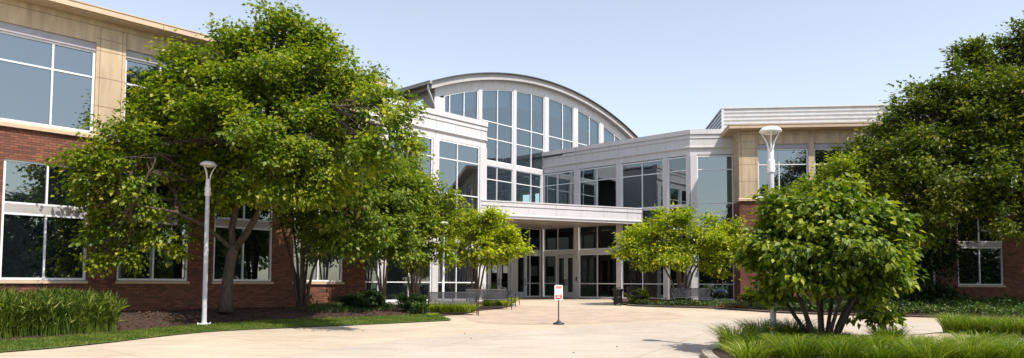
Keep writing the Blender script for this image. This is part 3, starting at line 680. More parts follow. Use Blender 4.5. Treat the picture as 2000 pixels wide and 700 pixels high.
# ---------------------------------------------------------------- ground
def grid_ground():
    ys = [-3000, -200, -40, -8, 10, 20, 37.5, 60, 200, 3000]; xs = [-3000, -200, -40, 0, 40, 200, 3000]
    mb = MB(); mb.v = [(x, y, gz(x, y)-.02) for y in ys for x in xs]; n = len(xs)
    for j in range(len(ys)-1):
        for i in range(n-1): mb.f.append((j*n+i, j*n+i+1, (j+1)*n+i+1, (j+1)*n+i)); mb.mi.append(0)
    return mb
tag(obj('ground', grid_ground(), 'field'), kind='structure')
sheet('plaza_pavement', [(-22, -6), (34, -6), (34, 37.5), (-22, 37.5)], 'walk', 0)
sheet('entrance_pavement', [(-10, 37.5), (30, 37.5), (30, 50), (-10, 50)], 'walk', 0)
sheet('car_park', [(-60, -60), (60, -60), (60, -8), (-60, -8)], 'asphalt', 0)
g = [gp(*p) for p in [(545, 700), (620, 687), (740, 670), (900, 655), (1000, 648), (1100, 642), (1250, 633), (1450, 626), (1620, 624), (1800, 628), (2000, 640)]]
road = smooth_poly([(-6.0, 9), (-5.4, 12.2)]+g+[(24, 18), (33, 10)])+[(33, -5.5), (-6, -5.5)]
sheet('drive', road, 'road', .005)
gut = smooth_poly([(-6.0, 9), (-5.4, 12.2)]+g+[(24, 18), (33, 10)])
def strip(path, w0, w1, off):
    out1, out2 = [], []
    for i, p in enumerate(path):
        a = Vector(path[max(i-1, 0)]); b = Vector(path[min(i+1, len(path)-1)]); t = (b-a).normalized(); nn = Vector((-t.y, t.x)); out1.append(tuple(Vector(p)+nn*w0)); out2.append(tuple(Vector(p)+nn*w1))
    mb = MB(); n = len(path); mb.v = [(x, y, gz(x, y)+off) for x, y in out1+out2]
    for i in range(n-1): mb.f.append((i, i+1, n+i+1, n+i)); mb.mi.append(0)
    return mb
tag(obj('gutter_joint', strip(gut, -.007, .007, .009), 'kerb'), kind='structure')
pp = [gp(*p) for p in [(960, 600), (905, 616), (950, 632), (1100, 634), (1230, 628), (1340, 621), (1300, 611), (1180, 604), (1060, 598)]]
sheet('brick_paving', smooth_poly(pp, 5, True), 'paver', .005)
# left planting bed: grass strip and mulch, rising to the wall
Fp = smooth_poly([(-12.5, 12.2)]+[gp(*p) for p in [(0, 690), (100, 682), (200, 672), (400, 650), (600, 640), (740, 634), (882, 627)]], 8)
Gp = smooth_poly([(-13.5, 13.2)]+[gp(*p) for p in [(0, 674), (100, 666.5), (200, 658), (400, 640), (500, 633), (620, 627.5), (780, 622)]]+[gp(850, 618)], 8)
def resample(path, n):
    P = np.array([p[:2] for p in path]); d = np.r_[0, np.cumsum(np.linalg.norm(np.diff(P, axis=0), axis=1))]; t = np.linspace(0, d[-1], n); return np.stack([np.interp(t, d, P[:, 0]), np.interp(t, d, P[:, 1])], 1)
NB = 90
F_, G_ = resample(Fp, NB), resample(Gp, NB)
kk = math.tan(R(42.7)); dn = np.array([math.cos(R(42.7)), -math.sin(R(42.7))])
def wallpt(p):
    x0 = -33. if (p @ np.array([math.sin(R(42.7)), math.cos(R(42.7))])-0+33*math.sin(R(42.7))) < 39.8 else -36.
    dist = (p-np.array([x0, 0])) @ dn; return p-dn*(dist+.15)
Wp = np.array([wallpt(p) for p in G_])
def bedz(x, y):
    """height of the left bed at a point"""
    p = np.array([x, y]); i = int(np.argmin(np.linalg.norm(G_-p, axis=1)+np.linalg.norm(Wp-p, axis=1))); a, b = G_[i], Wp[i]
    t = np.clip(((p-a) @ (b-a))/max((b-a) @ (b-a), 1e-6), 0, 1); return mulz(a, b, t)
def mulz(a, b, t):
    p = a+(b-a)*t; z0 = gz(*a)+.07; z1 = max(.93, gz(*b)+.04); s_ = t*t*(3-2*t); q = min(1., t*1.5); s_ = q*q*(3-2*q)
    return z0+(z1-z0)*s_
rng = np.random.default_rng(3)
mb = MB(); NR = 16
for i in range(NB):
    for j in range(NR+1):
        t = j/NR; p = G_[i]+(Wp[i]-G_[i])*t; mb.v.append((p[0], p[1], mulz(G_[i], Wp[i], t)+(rng.normal()*.012 if 0 < j < NR else 0)))
for i in range(NB-1):
    for j in range(NR): a = i*(NR+1)+j; mb.f.append((a, a+NR+1, a+NR+2, a+1)); mb.mi.append(0)
tag(obj('mulch_bed', mb, 'mulch', smooth=True), kind='structure')
mb = MB()
for i in range(NB):
    for j in range(4):
        t = j/3; p = F_[i]+(G_[i]-F_[i])*t; mb.v.append((p[0], p[1], gz(*p)+.02+.05*math.sin(t*1.57)+.004))
for i in range(NB-1):
    for j in range(3): a = i*4+j; mb.f.append((a, a+4, a+5, a+1)); mb.mi.append(0)
tag(obj('grass_verge', mb, 'soil'), kind='structure')
# short turf blades
n = 42000; i = rng.integers(0, NB-1, n); f = rng.random(n); t = rng.random(n)**.9
P = (F_[i]*(1-f)[:, None]+F_[i+1]*f[:, None])*(1-t)[:, None]+(G_[i]*(1-f)[:, None]+G_[i+1]*f[:, None])*t[:, None]; P += rng.normal(size=P.shape)*.02
z = .025*P[:, 1]+.03+.05*np.sin(t*1.57); P3 = np.c_[P, z]
V, T, per = blades(P3, .035+.05*rng.random(n), rng.normal(size=(n, 3))*np.array([.03, .03, 0]), rng, .006, 2)
patch = .5+.5*np.sin(P[:, 0]*3.1+np.cos(P[:, 1]*4.3)*2)
tag(fast_mesh('lawn_grass', V, T, 'lawn', None, np.repeat(np.clip(rng.random(n)*.6+patch*.35, 0, 1), per)), 'short mown grass of the verge along the left pavement', 'grass', kind='stuff')
def chips(name, pts, zf, mat, size, rng, label):
    n = len(pts); P = np.c_[pts, [zf(*p)+.012 for p in pts]]; D = rng.normal(size=(n, 3)); D[:, 2] *= .35; Nn = rng.normal(size=(n, 3))*.4+np.array([0, 0, 1.])
    V, T = leaf_arrays(P, D, Nn, size*(.5+rng.random(n)), .22, .12, 0)
    tag(fast_mesh(name, V, T, mat, None, None), label, 'mulch', kind='stuff')
n = 9000; i = rng.integers(10, NB-1, n); f = rng.random(n); t = rng.random(n)
pts = (G_[i]*(1-f)[:, None]+G_[i+1]*f[:, None])*(1-t)[:, None]+(Wp[i]*(1-f)[:, None]+Wp[i+1]*f[:, None])*t[:, None]
P = np.c_[pts, [mulz(G_[a], Wp[a], tt)+.012 for a, tt in zip(i, t)]]; D = rng.normal(size=(n, 3)); D[:, 2] *= .35
V, T = leaf_arrays(P, D, rng.normal(size=(n, 3))*.4+np.array([0, 0, 1.]), .07*(.5+rng.random(n)), .22, .12, 0)
tag(fast_mesh('mulch_chips', V, T, 'mulch2'), 'loose brown bark chips over the left planting bed', 'mulch', kind='stuff')
# right of the left bed: planting pocket behind the benches
def bed(name, pts, z, mat='mulch'):
    mb = MB(); mb.prism(pts, z-.4, z); return tag(obj(name, mb, mat), kind='structure')
def bed_slope(name, poly, off, mat='mulch', low=.3):
    mb = MB(); n = len(poly); b = 0
    top = [(x, y, gz(x, y)+off) for x, y in poly]; mb.v = top+[(x, y, gz(x, y)-low) for x, y in poly]
    for t in tessellate_polygon([[Vector((x, y, 0)) for x, y in poly]]):
        a, b_, c = [Vector(top[i]) for i in t]; mb.f.append(tuple(t) if (b_-a).cross(c-a).z > 0 else tuple(reversed(t))); mb.mi.append(0)
    for i in range(n): j = (i+1) % n; mb.f.append((i, j, n+j, n+i)); mb.mi.append(0)
    return tag(obj(name, mb, mat), kind='structure')
g1 = [gp(*p) for p in [(850, 618.5), (905, 614.5), (928, 609), (965, 605), (990, 601), (1000, 594)]]
bed_slope('bench_bed', smooth_poly(g1, 5)+[(-.6, 37.0), (-6.2, 31.9), (-5.4, 28.2)], .05)
# right beds
g2 = smooth_poly([gp(*p) for p in [(1208, 594), (1235, 598.5), (1300, 601), (1400, 604), (1470, 609), (1560, 614), (1700, 618), (1850, 622), (2000, 628)]]+[(24, 26.2), (32, 24)], 5)
bed_slope('right_bed', g2+[(32, 35.2), (12.3, 37.2), (12.3, 38.7), (10, 38.9), (5.9, 41.9)], .06)
tag(obj('bed_kerb', strip(g2, -.0, .12, .066), 'kerb'), kind='structure')
# island in the drive
isl = smooth_poly([gp(*p) for p in [(1372, 700), (1400, 684), (1440, 668), (1500, 660), (1600, 661), (1700, 664)]]+[(10.3, 18.6), (12.2, 19.6), (14.5, 19.4), (18, 17.6), (21, 14), (20, 9), (12, 8), (6, 9.5), (4.0, 12)], 5, True)
bed_slope('island_kerb', isl, .12, 'kerb')
cx, cy = 11.5, 14.2
inner = [(cx+(x-cx)*.972, cy+(y-cy)*.965) for x, y in isl]; bed_slope('island_bed', inner, .135, 'mulch')
pvr = smooth_poly([(8.7, 17.6), (10.4, 18.3), (12.2, 19.2), (13.4, 18.1), (16.8, 15.8), (19.4, 13.4), (18.5, 11), (15, 12.8), (12, 14.6), (9.8, 16.2)], 5, True)
bed_slope('island_paving', pvr, .145, 'paver')

# ---------------------------------------------------------------- lamps
def lamp(x, y, z, label, grp='white street lamps', h=4.88, name='street_lamp'):
    t = thing(name, (x, y, z), label, 'street lamp', grp); k = h/4.88
    o = WM[t.name]
    mb = MB(); mb.box(-.17, .17, -.17, .17, 0, .035); mb.prism([(-.14, -.14), (.14, -.14), (.14, .14), (-.14, .14)], .035, .07)
    for sx in (-.13, .13):
        for sy in (-.13, .13): mb.lathe([(.018, .035), (.018, .1), (0, .1)], 8, (sx*1.0, sy*1.0))
    obj('base_plate', mb, 'pole', t, o)
    mb = MB(); mb.lathe([(.074, .07), (.068, .4), (.062, 3.9)], 18); obj('pole', mb, 'poleg', t, o, True)
    mb = MB(); mb.lathe([(.0, 3.84), (.08, 3.84), (.084, 3.86), (.084, 4.1), (.076, 4.12), (.068, 4.14), (.064, 4.34), (.0, 4.34)], 18)
    for a_ in range(6):
        for zz in (3.93, 4.03): c, s_ = math.cos(a_*1.05), math.sin(a_*1.05); mb.tube([(c*.08, s_*.08, zz), (c*.098, s_*.098, zz)], .01, 6)
    obj('collar', mb, 'pole', t, o)
    for a_ in (.25, 2.34, 4.44):
        c, s_ = math.cos(a_), math.sin(a_); mb = MB()
        mb.tube([(c*.05, s_*.05, 4.3), (c*.06, s_*.06, 4.42), (c*.1, s_*.1, 4.55), (c*.17, s_*.17, 4.68), (c*.215, s_*.215, 4.74)], [.02, .019, .016, .014, .013], 8); obj('arm', mb, 'pole', t, o, True)
    mb = MB(); mb.lathe([(0, 4.88), (.1, 4.875), (.17, 4.855), (.215, 4.82), (.243, 4.78), (.246, 4.765), (.225, 4.75), (.15, 4.74)], 28); hd = obj('lamp_head', mb, 'pole', t, o, True)
    mb = MB(); mb.lathe([(.15, 4.745), (.14, 4.71), (.08, 4.695), (0, 4.69)], 20); obj('lens', mb, 'lens', hd, o, True)
    return t
lamp(-9.06, 21, .58, 'white disc headed lamp post between the tall grass and the big maple trunk')
lamp(5.8, 15.8, .54, 'white lamp post with a disc head rising behind the round green shrub on the island')
# slim third post behind the first bench
p = at(865, 606, 28.6); t = thing('slim_lamp_post', (p.x, 28.6, .76), 'slim white post standing behind the nearest metal bench, its top hidden in foliage', 'post')
mb = MB(); mb.lathe([(.06, 0), (.048, .1), (.044, 3.4), (0, 3.4)], 14); obj('pole', mb, 'pole', t, None, True)
mb = MB(); mb.lathe([(0, 0), (.1, 0), (.1, .03), (.06, .05)], 14); obj('base_plate', mb, 'pole', t)
mb = MB(); mb.lathe([(.0, 3.6), (.12, 3.58), (.2, 3.52), (.2, 3.49), (.05, 3.4), (0, 3.4)], 16); obj('lamp_head', mb, 'pole', t, None, True)

# ---------------------------------------------------------------- benches
def make_bench(label):
    t = thing('bench', Matrix.Identity(4), label, 'bench', 'dark metal benches around the plaza'); W = .9
    mb = MB()
    for i in range(12):
        y = -.3+i*.042; z = .435-(.018*math.sin(i/11*3.14))
        mb.box(-W, W, y, y+.035, z, z+.006)
    for x in (-W+.03, 0, W-.03): mb.box(x-.02, x+.02, -.3, .19, .405, .417)
    mb.tube([(-W, -.315, .428), (W, -.315, .428)], .017, 8); obj('seat', mb, 'bench', t)
    mb = MB()
    for i in range(11):
        z = .465+i*.034; y = .19+i*.013; mb.box(-W, W, y, y+.006, z, z+.0275)
    for x in (-W+.03, 0, W-.03): mb.quad((x-.02, .212, .46), (x+.02, .212, .46), (x+.02, .345, .83), (x-.02, .345, .83)); mb.quad((x+.02, .217, .46), (x-.02, .217, .46), (x-.02, .35, .83), (x+.02, .35, .83))
    mb.tube([(-W, .335, .845), (W, .335, .845)], .017, 8); obj('backrest', mb, 'bench', t)
    for s_ in (-1, 1):
        x = s_*(W+.02)
        mb = MB(); mb.tube([(x, -.3, .43), (x, -.315, .53), (x, -.29, .61), (x, -.22, .66), (x, -.1, .675), (x, .06, .665), (x, .17, .62), (x, .22, .55)], .019, 8); obj('armrest', mb, 'black', t, None, True)
        mb = MB(); mb.tube([(x, -.3, .45), (x, -.3, .3), (x, -.315, .12), (x, -.33, .02)], .019, 8); mb.lathe([(0, 0), (.03, 0), (.03, .02), (0, .02)], 10, (x, -.33)); obj('leg', mb, 'black', t, None)
        mb = MB(); mb.tube([(x, .34, .84), (x, .26, .62), (x, .2, .43), (x, .22, .2), (x, .27, .02)], .019, 8); mb.tube([(x, -.3, .42), (x, .2, .42)], .016, 8); mb.lathe([(0, 0), (.03, 0), (.03, .02), (0, .02)], 10, (x, .27)); obj('leg', mb, 'black', t, None)
    return t
b0 = make_bench('grey slatted metal bench nearest the grass tip, in front of yellow green daylilies')
def place(x, y, rz, z=None): return Matrix.Translation((x, y, gz(x, y) if z is None else z)) @ Matrix.Rotation(R(rz), 4, 'Z')
b0.matrix_basis = place(-2.2, 26.75, 8)
copy_tree(b0, place(-.98, 30.2, 20), 'grey slatted metal bench just behind the nearest one, under the small lime tree')
copy_tree(b0, place(-.05, 32.9, 84), 'dark metal bench seen end on, facing the plaza beside the entrance doors')
copy_tree(b0, place(6.2, 34.6, 62), 'black metal bench in shade right of the litter bin')
copy_tree(b0, place(8.35, 33.1, -4), 'long grey slatted bench in front of the multi stem tree right of the entrance')
# litter bin
t = thing('litter_bin', (5.05, 33.85, gz(0, 33.85)), 'black slatted round litter bin standing at the right edge of the entrance plaza', 'litter bin')
mb = MB()
for i in range(24):
    a = i*math.pi/12; c, s_ = math.cos(a), math.sin(a)
    pts = [(c*.2, s_*.2, .06), (c*.2, s_*.2, .55), (c*.215, s_*.215, .68), (c*.25, s_*.25, .75)]; mb.tube(pts, .014, 4)
for z in (.08, .4, .7): mb.tube([(math.cos(a)*.203, math.sin(a)*.203, z) for a in np.linspace(0, 6.2832, 25)], .012, 5)
obj('slatted_body', mb, 'black', t)
mb = MB(); mb.lathe([(0, .07), (.175, .07), (.18, .74)], 20); obj('liner', mb, 'black', t, None, True)
mb = MB(); mb.lathe([(.12, .745), (.27, .745), (.28, .765), (.27, .785), (.13, .8), (.12, .79)], 24); obj('rim', mb, 'black', t, None, True)
mb = MB(); 
for sx, sy in ((1, 1), (1, -1), (-1, 1), (-1, -1)): mb.tube([(sx*.13, sy*.13, 0), (sx*.13, sy*.13, .07)], .02, 8)
obj('foot', mb, 'black', t)
mb = MB(); mb.lathe([(0, .87), (.12, .865), (.17, .85), (.17, .84), (0, .84)], 20); 
for a in (0, 2.1, 4.2): mb.tube([(math.cos(a)*.15, math.sin(a)*.15, .78), (math.cos(a)*.15, math.sin(a)*.15, .85)], .01, 6)
obj('lid', mb, 'black', t)

# ---------------------------------------------------------------- sign
t = thing('notice_sign', Matrix.Translation((1.5, 22.76, gz(0, 22.76)+.005)), 'small red and white notice sign on a black round based post in the plaza', 'sign')
mb = MB(); mb.lathe([(0, 0), (.185, 0), (.19, .02), (.16, .045), (.07, .075), (.04, .13), (.035, .14), (0, .14)], 24); obj('base', mb, 'black', t, None, True)
mb = MB(); mb.tube([(0, 0, .1), (0, 0, 1.22)], .019, 10); obj('post', mb, 'black', t)
def rrect(w, h, r, n=5):
    P = []
    for cx_, cy_, a0 in ((w-r, h-r, 0), (-w+r, h-r, 90), (-w+r, -h+r, 180), (w-r, -h+r, 270)):
        for i in range(n+1): a = R(a0+90*i/n); P.append((cx_+r*math.cos(a), cy_+r*math.sin(a)))
    return P
mb = MB(); mb.prism(rrect(.133, .24, .035), -.004, .004); pl = mb
TR = Matrix.Translation((1.5, 22.735, gz(0, 22.76)+1.015)) @ Matrix.Rotation(R(4), 4, 'Z') @ Matrix.Rotation(R(90), 4, 'X')
plate = obj('sign_plate', pl, 'white', t, TR)
mb = MB(); P = rrect(.113, .22, .022); b = len(mb.v)
mb.box(-.105, .105, .13, .205, .0045, .0055); mb.box(-.105, .105, -.205, -.065, .0045, .0055)
obj('red_field', mb, 'red', plate, TR)
def text(body, size, loc, mat, parent, TRm, name='lettering'):
    cu = bpy.data.curves.new(name, 'FONT'); cu.body = body; cu.size = size; cu.align_x = 'CENTER'; cu.align_y = 'CENTER'; cu.extrude = .0006
    ob = bpy.data.objects.new('tmp', cu); COL.objects.link(ob); dg = bpy.context.evaluated_depsgraph_get(); me = bpy.data.meshes.new_from_object(ob.evaluated_get(dg)); bpy.data.objects.remove(ob)
    me.materials.clear(); me.materials.append(M[mat]); me.name = name
    return link(name, me, parent, TRm @ Matrix.Translation(loc))
text('NOTICE', .058, (0, .166, .0062), 'white', plate, TR)
mb = MB()
for i, w_ in enumerate((.07, .085, .06, .08)): mb.box(-w_, w_, .085-i*.036, .093-i*.036, .0045, .0055)
obj('printed_lines', mb, 'greyink', plate, TR)
mb = MB()
for i, w_ in enumerate((.06, .045, .07)): mb.box(-w_, w_, -.1-i*.033, -.084-i*.033, .006, .007)
obj('printed_lines', mb, 'white', plate, TR)

# ---------------------------------------------------------------- trees
def lobes_px(rows, base_d):
    out = []
    for (x, y, rx, ry, dd, *rd) in rows:
        d = base_d+dd; p = at(x, y, d); k_ = d/FPX; rz = ry*k_; rX = rx*k_; out.append((p.x, p.y, p.z, rX, (rd[0] if rd else (rX+rz)*.5), rz))
    return out
def tree(name, base, label, cat, group, rows, base_d, mat, nc, per, leaf, spread, bark, stems, seed, fork, trunk_r=.16, share=.35, wall=None, **kw):
    rng = np.random.default_rng(seed); random.seed(seed)
    t = thing(name, tuple(base), label, cat, group); L = lobes_px(rows, base_d)
    ctr = np.mean([l[:3] for l in L], axis=0)
    c, k_ = make_crown('crown', t, mat, L, nc, per, leaf, spread, rng, ctr, wall=wall, **kw)
    I = Matrix.Identity(4); WMt = WM[t.name]
    inv = WMt.inverted()
    forks = []
    for st in stems:      # st: list of world points, first at base
        pts = [inv @ Vector(q) for q in st['p']]; mb = MB(); mb.tube(pts, st['r'], st.get('k', 10)); obj(st.get('n', 'trunk'), mb, bark, t, None, True); forks += [Vector(q) for q in st['p'][st.get('f', 2):]]
    mb = MB(); limbs(mb, [inv @ q for q in forks], trunk_r, [tuple(inv @ Vector(l[:3]))+tuple(l[3:]) for l in L], np.array([tuple(inv @ Vector(q)) for q in c]), k_, rng, share)
    obj('branches', mb, bark, t, None, True)
    return t
def P3_(x, y, d): return tuple(at(x, y, d))
# big maple in front of the left wing
bx = at(440, 606, 23.0); b_ = (bx.x, 23.0, bx.z-.05)
rowsA = [(530, 75, 62, 60, -.8), (528, 22, 24, 30, -.8), (465, 95, 55, 48, -1.2), (590, 75, 52, 55, -.5), (438, 75, 30, 30, -.8), (640, 125, 55, 60, -1), (690, 165, 55, 55, -1.4), (742, 205, 46, 42, -3), (775, 235, 38, 36, -4), (785, 275, 34, 28, -4.4),
 (395, 130, 50, 45, -1), (345, 110, 32, 32, -1.3), (350, 180, 65, 55, -1.5), (300, 195, 55, 45, -2), (262, 235, 50, 35, -2.3), (240, 280, 60, 32, -2.5), (185, 300, 50, 28, -2.8), (160, 330, 36, 26, -2.9),
 (450, 190, 95, 90, -1.5), (560, 190, 110, 95, -1.5), (660, 250, 100, 80, -1.8), (735, 300, 65, 45, -3.5), (320, 335, 70, 34, -1.0), (340, 260, 80, 50, -.8), (430, 320, 70, 50, -.8), (400, 270, 110, 80, -2), (520, 300, 110, 90, -2.3), (620, 340, 95, 70, -1.8),
 (310, 300, 90, 50, -2.6), (230, 350, 75, 26, -2.6), (180, 400, 45, 20, -2.4), (290, 390, 85, 28, -2.2), (235, 430, 70, 22, -2.2), (200, 465, 48, 18, -2.3), (300, 450, 75, 20, -1.8), (350, 395, 50, 20, -1.6), (250, 500, 50, 13, -2.1), (195, 505, 26, 15, -2.3), (330, 480, 40, 12, -1.4), (160, 365, 34, 16, -2.6),
 (430, 350, 66, 32, -1.6), (505, 385, 58, 30, -1.2), (470, 130, 60, 60, .3), (560, 130, 70, 70, .3), (390, 215, 70, 60, -.4), (640, 200, 60, 60, .2)]
TA = lambda x, y, d: P3_(x, y, d)
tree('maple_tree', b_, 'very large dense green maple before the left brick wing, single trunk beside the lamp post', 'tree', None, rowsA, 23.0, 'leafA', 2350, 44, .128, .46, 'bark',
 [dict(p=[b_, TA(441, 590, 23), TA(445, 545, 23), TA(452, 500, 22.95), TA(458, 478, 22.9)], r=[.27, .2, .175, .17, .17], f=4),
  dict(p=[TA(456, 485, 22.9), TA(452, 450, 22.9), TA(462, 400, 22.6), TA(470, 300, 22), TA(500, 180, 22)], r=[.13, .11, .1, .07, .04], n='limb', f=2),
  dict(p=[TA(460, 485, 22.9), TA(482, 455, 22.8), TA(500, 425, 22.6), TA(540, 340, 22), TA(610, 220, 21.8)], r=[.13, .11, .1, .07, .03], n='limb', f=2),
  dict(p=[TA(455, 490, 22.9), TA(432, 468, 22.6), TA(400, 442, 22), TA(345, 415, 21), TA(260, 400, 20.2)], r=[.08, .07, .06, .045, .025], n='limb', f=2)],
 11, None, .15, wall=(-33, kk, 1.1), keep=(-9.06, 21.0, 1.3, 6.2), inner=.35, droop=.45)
# multi-stem tree at its right
def multistem(px, py, d, tips, r=.07):
    out = []; bp = at(px, py, d)
    for (x, y, dd) in tips:
        e = at(x, y, d+dd); s0 = Vector((bp.x+(e.x-bp.x)*.12, d+dd*.1, bp.z-.03)); mid = s0.lerp(e, .5)+Vector((-(e.x-bp.x)*.12, 0, .05))
        out.append(dict(p=[tuple(s0), tuple(s0.lerp(mid, .5)), tuple(mid), tuple(e)], r=[r, r*.8, r*.65, r*.4], n='stem', f=2, k=8))
    return (bp.x, d, bp.z-.03), out
bb, st = multistem(588, 602, 25.2, [(548, 430, -.2), (570, 420, .2), (590, 430, -.3), (612, 440, .2), (640, 460, -.2), (600, 400, .1), (560, 470, .3)])
tree('dogwood_tree', bb, 'multi stem tree with pale leaves before the brick wall end, right of the big maple', 'tree', None,
 [(610, 360, 60, 60, -.8), (650, 330, 60, 60, -1.2), (690, 380, 55, 60, -1), (640, 420, 55, 50, -.8), (700, 440, 45, 40, -.5), (600, 440, 45, 35, 0), (660, 470, 50, 28, -.5), (570, 400, 40, 45, -.2), (720, 330, 45, 50, -.8), (690, 480, 30, 24, -.4)], 25.2, 'leafB', 620, 30, .14, .5, 'barkd', st, 12, None, .08, wall=(-33, kk, .8), droop=.6)
bb, st = multistem(748, 592, 27.5, [(735, 470, 0), (765, 450, .2), (752, 480, -.3), (725, 500, .2)], .055)
tree('dogwood_tree', bb, 'light green small tree on thin stems behind the long dark clipped shrub', 'tree', None,
 [(740, 400, 45, 45, -.4), (770, 440, 45, 40, -.5), (730, 470, 40, 28, -.3), (790, 380, 40, 45, -.3), (790, 490, 35, 25, -.4), (755, 350, 45, 40, 0), (740, 495, 26, 18, 0)], 27.5, 'leafB', 400, 26, .13, .48, 'bark2', st, 13, None, .06, droop=.6)
bb, st = multistem(806, 586, 29, [(780, 470, 0), (800, 450, .3), (815, 460, -.3), (850, 475, .2), (835, 430, 0)], .06)
tree('serviceberry_tree', bb, 'yellow green multi stem tree behind the small round shrub, left of the slim white post', 'tree', None,
 [(790, 350, 45, 35, 0), (825, 370, 40, 32, 0), (850, 400, 38, 30, 0), (800, 410, 50, 40, -.5), (840, 440, 42, 35, -.5), (790, 460, 45, 36, -.6), (870, 430, 30, 24, 0), (840, 490, 36, 24, -.3), (760, 330, 30, 28, .2), (800, 505, 30, 18, 0), (880, 400, 24, 16, .2)], 29, 'leafC', 620, 28, .13, .46, 'bark2', st, 14, None, .06, droop=.4)
bb, st = multistem(930, 583, 31.5, [(905, 490, 0), (925, 470, .3), (945, 480, -.3), (965, 470, .2), (935, 450, 0)], .055)
tree('serviceberry_tree', bb, 'small bright lime green tree behind the second bench, in front of the canopy end', 'tree', None,
 [(905, 455, 35, 28, 0), (945, 435, 42, 26, 0), (985, 465, 38, 25, 0), (940, 475, 45, 28, -.4), (1005, 480, 25, 17, 0), (895, 490, 32, 22, -.2), (970, 498, 30, 15, -.2), (910, 425, 22, 14, 0), (930, 505, 24, 12, 0)], 31.5, 'leafE', 520, 28, .125, .42, 'bark2', st, 15, None, .05, droop=.35)
bb, st = multistem(1328, 590, 34.5, [(1290, 510, -.2), (1318, 480, .3), (1330, 470, 0), (1352, 480, -.3), (1365, 490, .3), (1385, 480, 0)], .075)
tree('serviceberry_tree', bb, 'wide flat topped lime green tree behind the long bench right of the entrance', 'tree', None,
 [(1240, 475, 38, 24, -.5), (1215, 480, 20, 14, -.6), (1275, 450, 40, 26, 0), (1320, 425, 40, 24, 0), (1365, 450, 45, 28, 0), (1410, 470, 45, 26, -.4), (1300, 490, 50, 24, -.4), (1350, 495, 50, 28, -.4), (1430, 500, 30, 22, -.2), (1395, 515, 36, 20, 0), (1270, 510, 28, 12, 0), (1425, 445, 22, 14, 0), (1445, 470, 20, 20, 0)], 34.0, 'leafE', 800, 26, .13, .45, 'bark2', st, 16, None, .07, droop=.35, tonebias=-.08)
# round shrub on the island
p = at(1607, 676, 15.1); st = []
for i in range(13):
    a = i*2.4; rr = .5+.5*random.random(); e = Vector((p.x+math.cos(a)*rr*1.05, 15.1+math.sin(a)*rr*.8, 1.6+random.random()*.5)); s0 = Vector((p.x+math.cos(a)*.18, 15.1+math.sin(a)*.14, .52))
    st.append(dict(p=[tuple(s0), tuple(s0.lerp(e, .35)+Vector((0, 0, .08))), tuple(s0.lerp(e, .7)+Vector((0, 0, .05))), tuple(e)], r=[.055, .045, .035, .025], n='stem', f=3, k=8))
tree('round_shrub', (p.x, 15.1, .52), 'big round dark green shrub with large glossy leaves on the grassy island', 'shrub', None,
 [(1620, 410, 80, 52, 0), (1560, 420, 70, 48, 0), (1690, 425, 65, 45, 0), (1515, 445, 50, 45, 0), (1492, 500, 34, 48, 0), (1728, 470, 44, 42, 0), (1560, 490, 80, 62, -.6), (1650, 490, 90, 65, -.8), (1735, 515, 55, 44, -.2), (1600, 545, 85, 36, -.3), (1690, 550, 70, 34, -.2), (1525, 550, 50, 34, 0), (1615, 375, 35, 24, 0), (1490, 460, 24, 26, 0), (1752, 500, 24, 26, 0), (1600, 450, 80, 60, .6), (1680, 470, 80, 60, .6), (1700, 612, 30, 8, 0), (1730, 618, 20, 8, 0)],
 15.1, 'leafG', 1600, 19, .142, .27, 'barkd', st, 17, None, .06, share=.3, droop=.75, inner=.45, w=.33, upn=.6)
# low dark twig under the shrub
# pale tree behind the shrub
p = at(1640, 600, 29); st = [dict(p=[(p.x, 29, .75), (p.x+.1, 29, 2.2), (p.x, 29, 3.6)], r=[.1, .08, .05], f=1)]
tree('small_tree', (p.x, 29, .75), 'light green young tree showing above the round island shrub, in front of the right wing', 'tree', None,
 [(1640, 335, 45, 24, 0), (1605, 360, 45, 26, 0), (1680, 360, 45, 26, 0), (1660, 390, 60, 35, 0), (1580, 390, 35, 22, 0), (1710, 400, 35, 30, 0), (1640, 440, 70, 40, 0)], 29, 'leafC', 480, 26, .14, .5, 'bark', st, 18, None, .08)
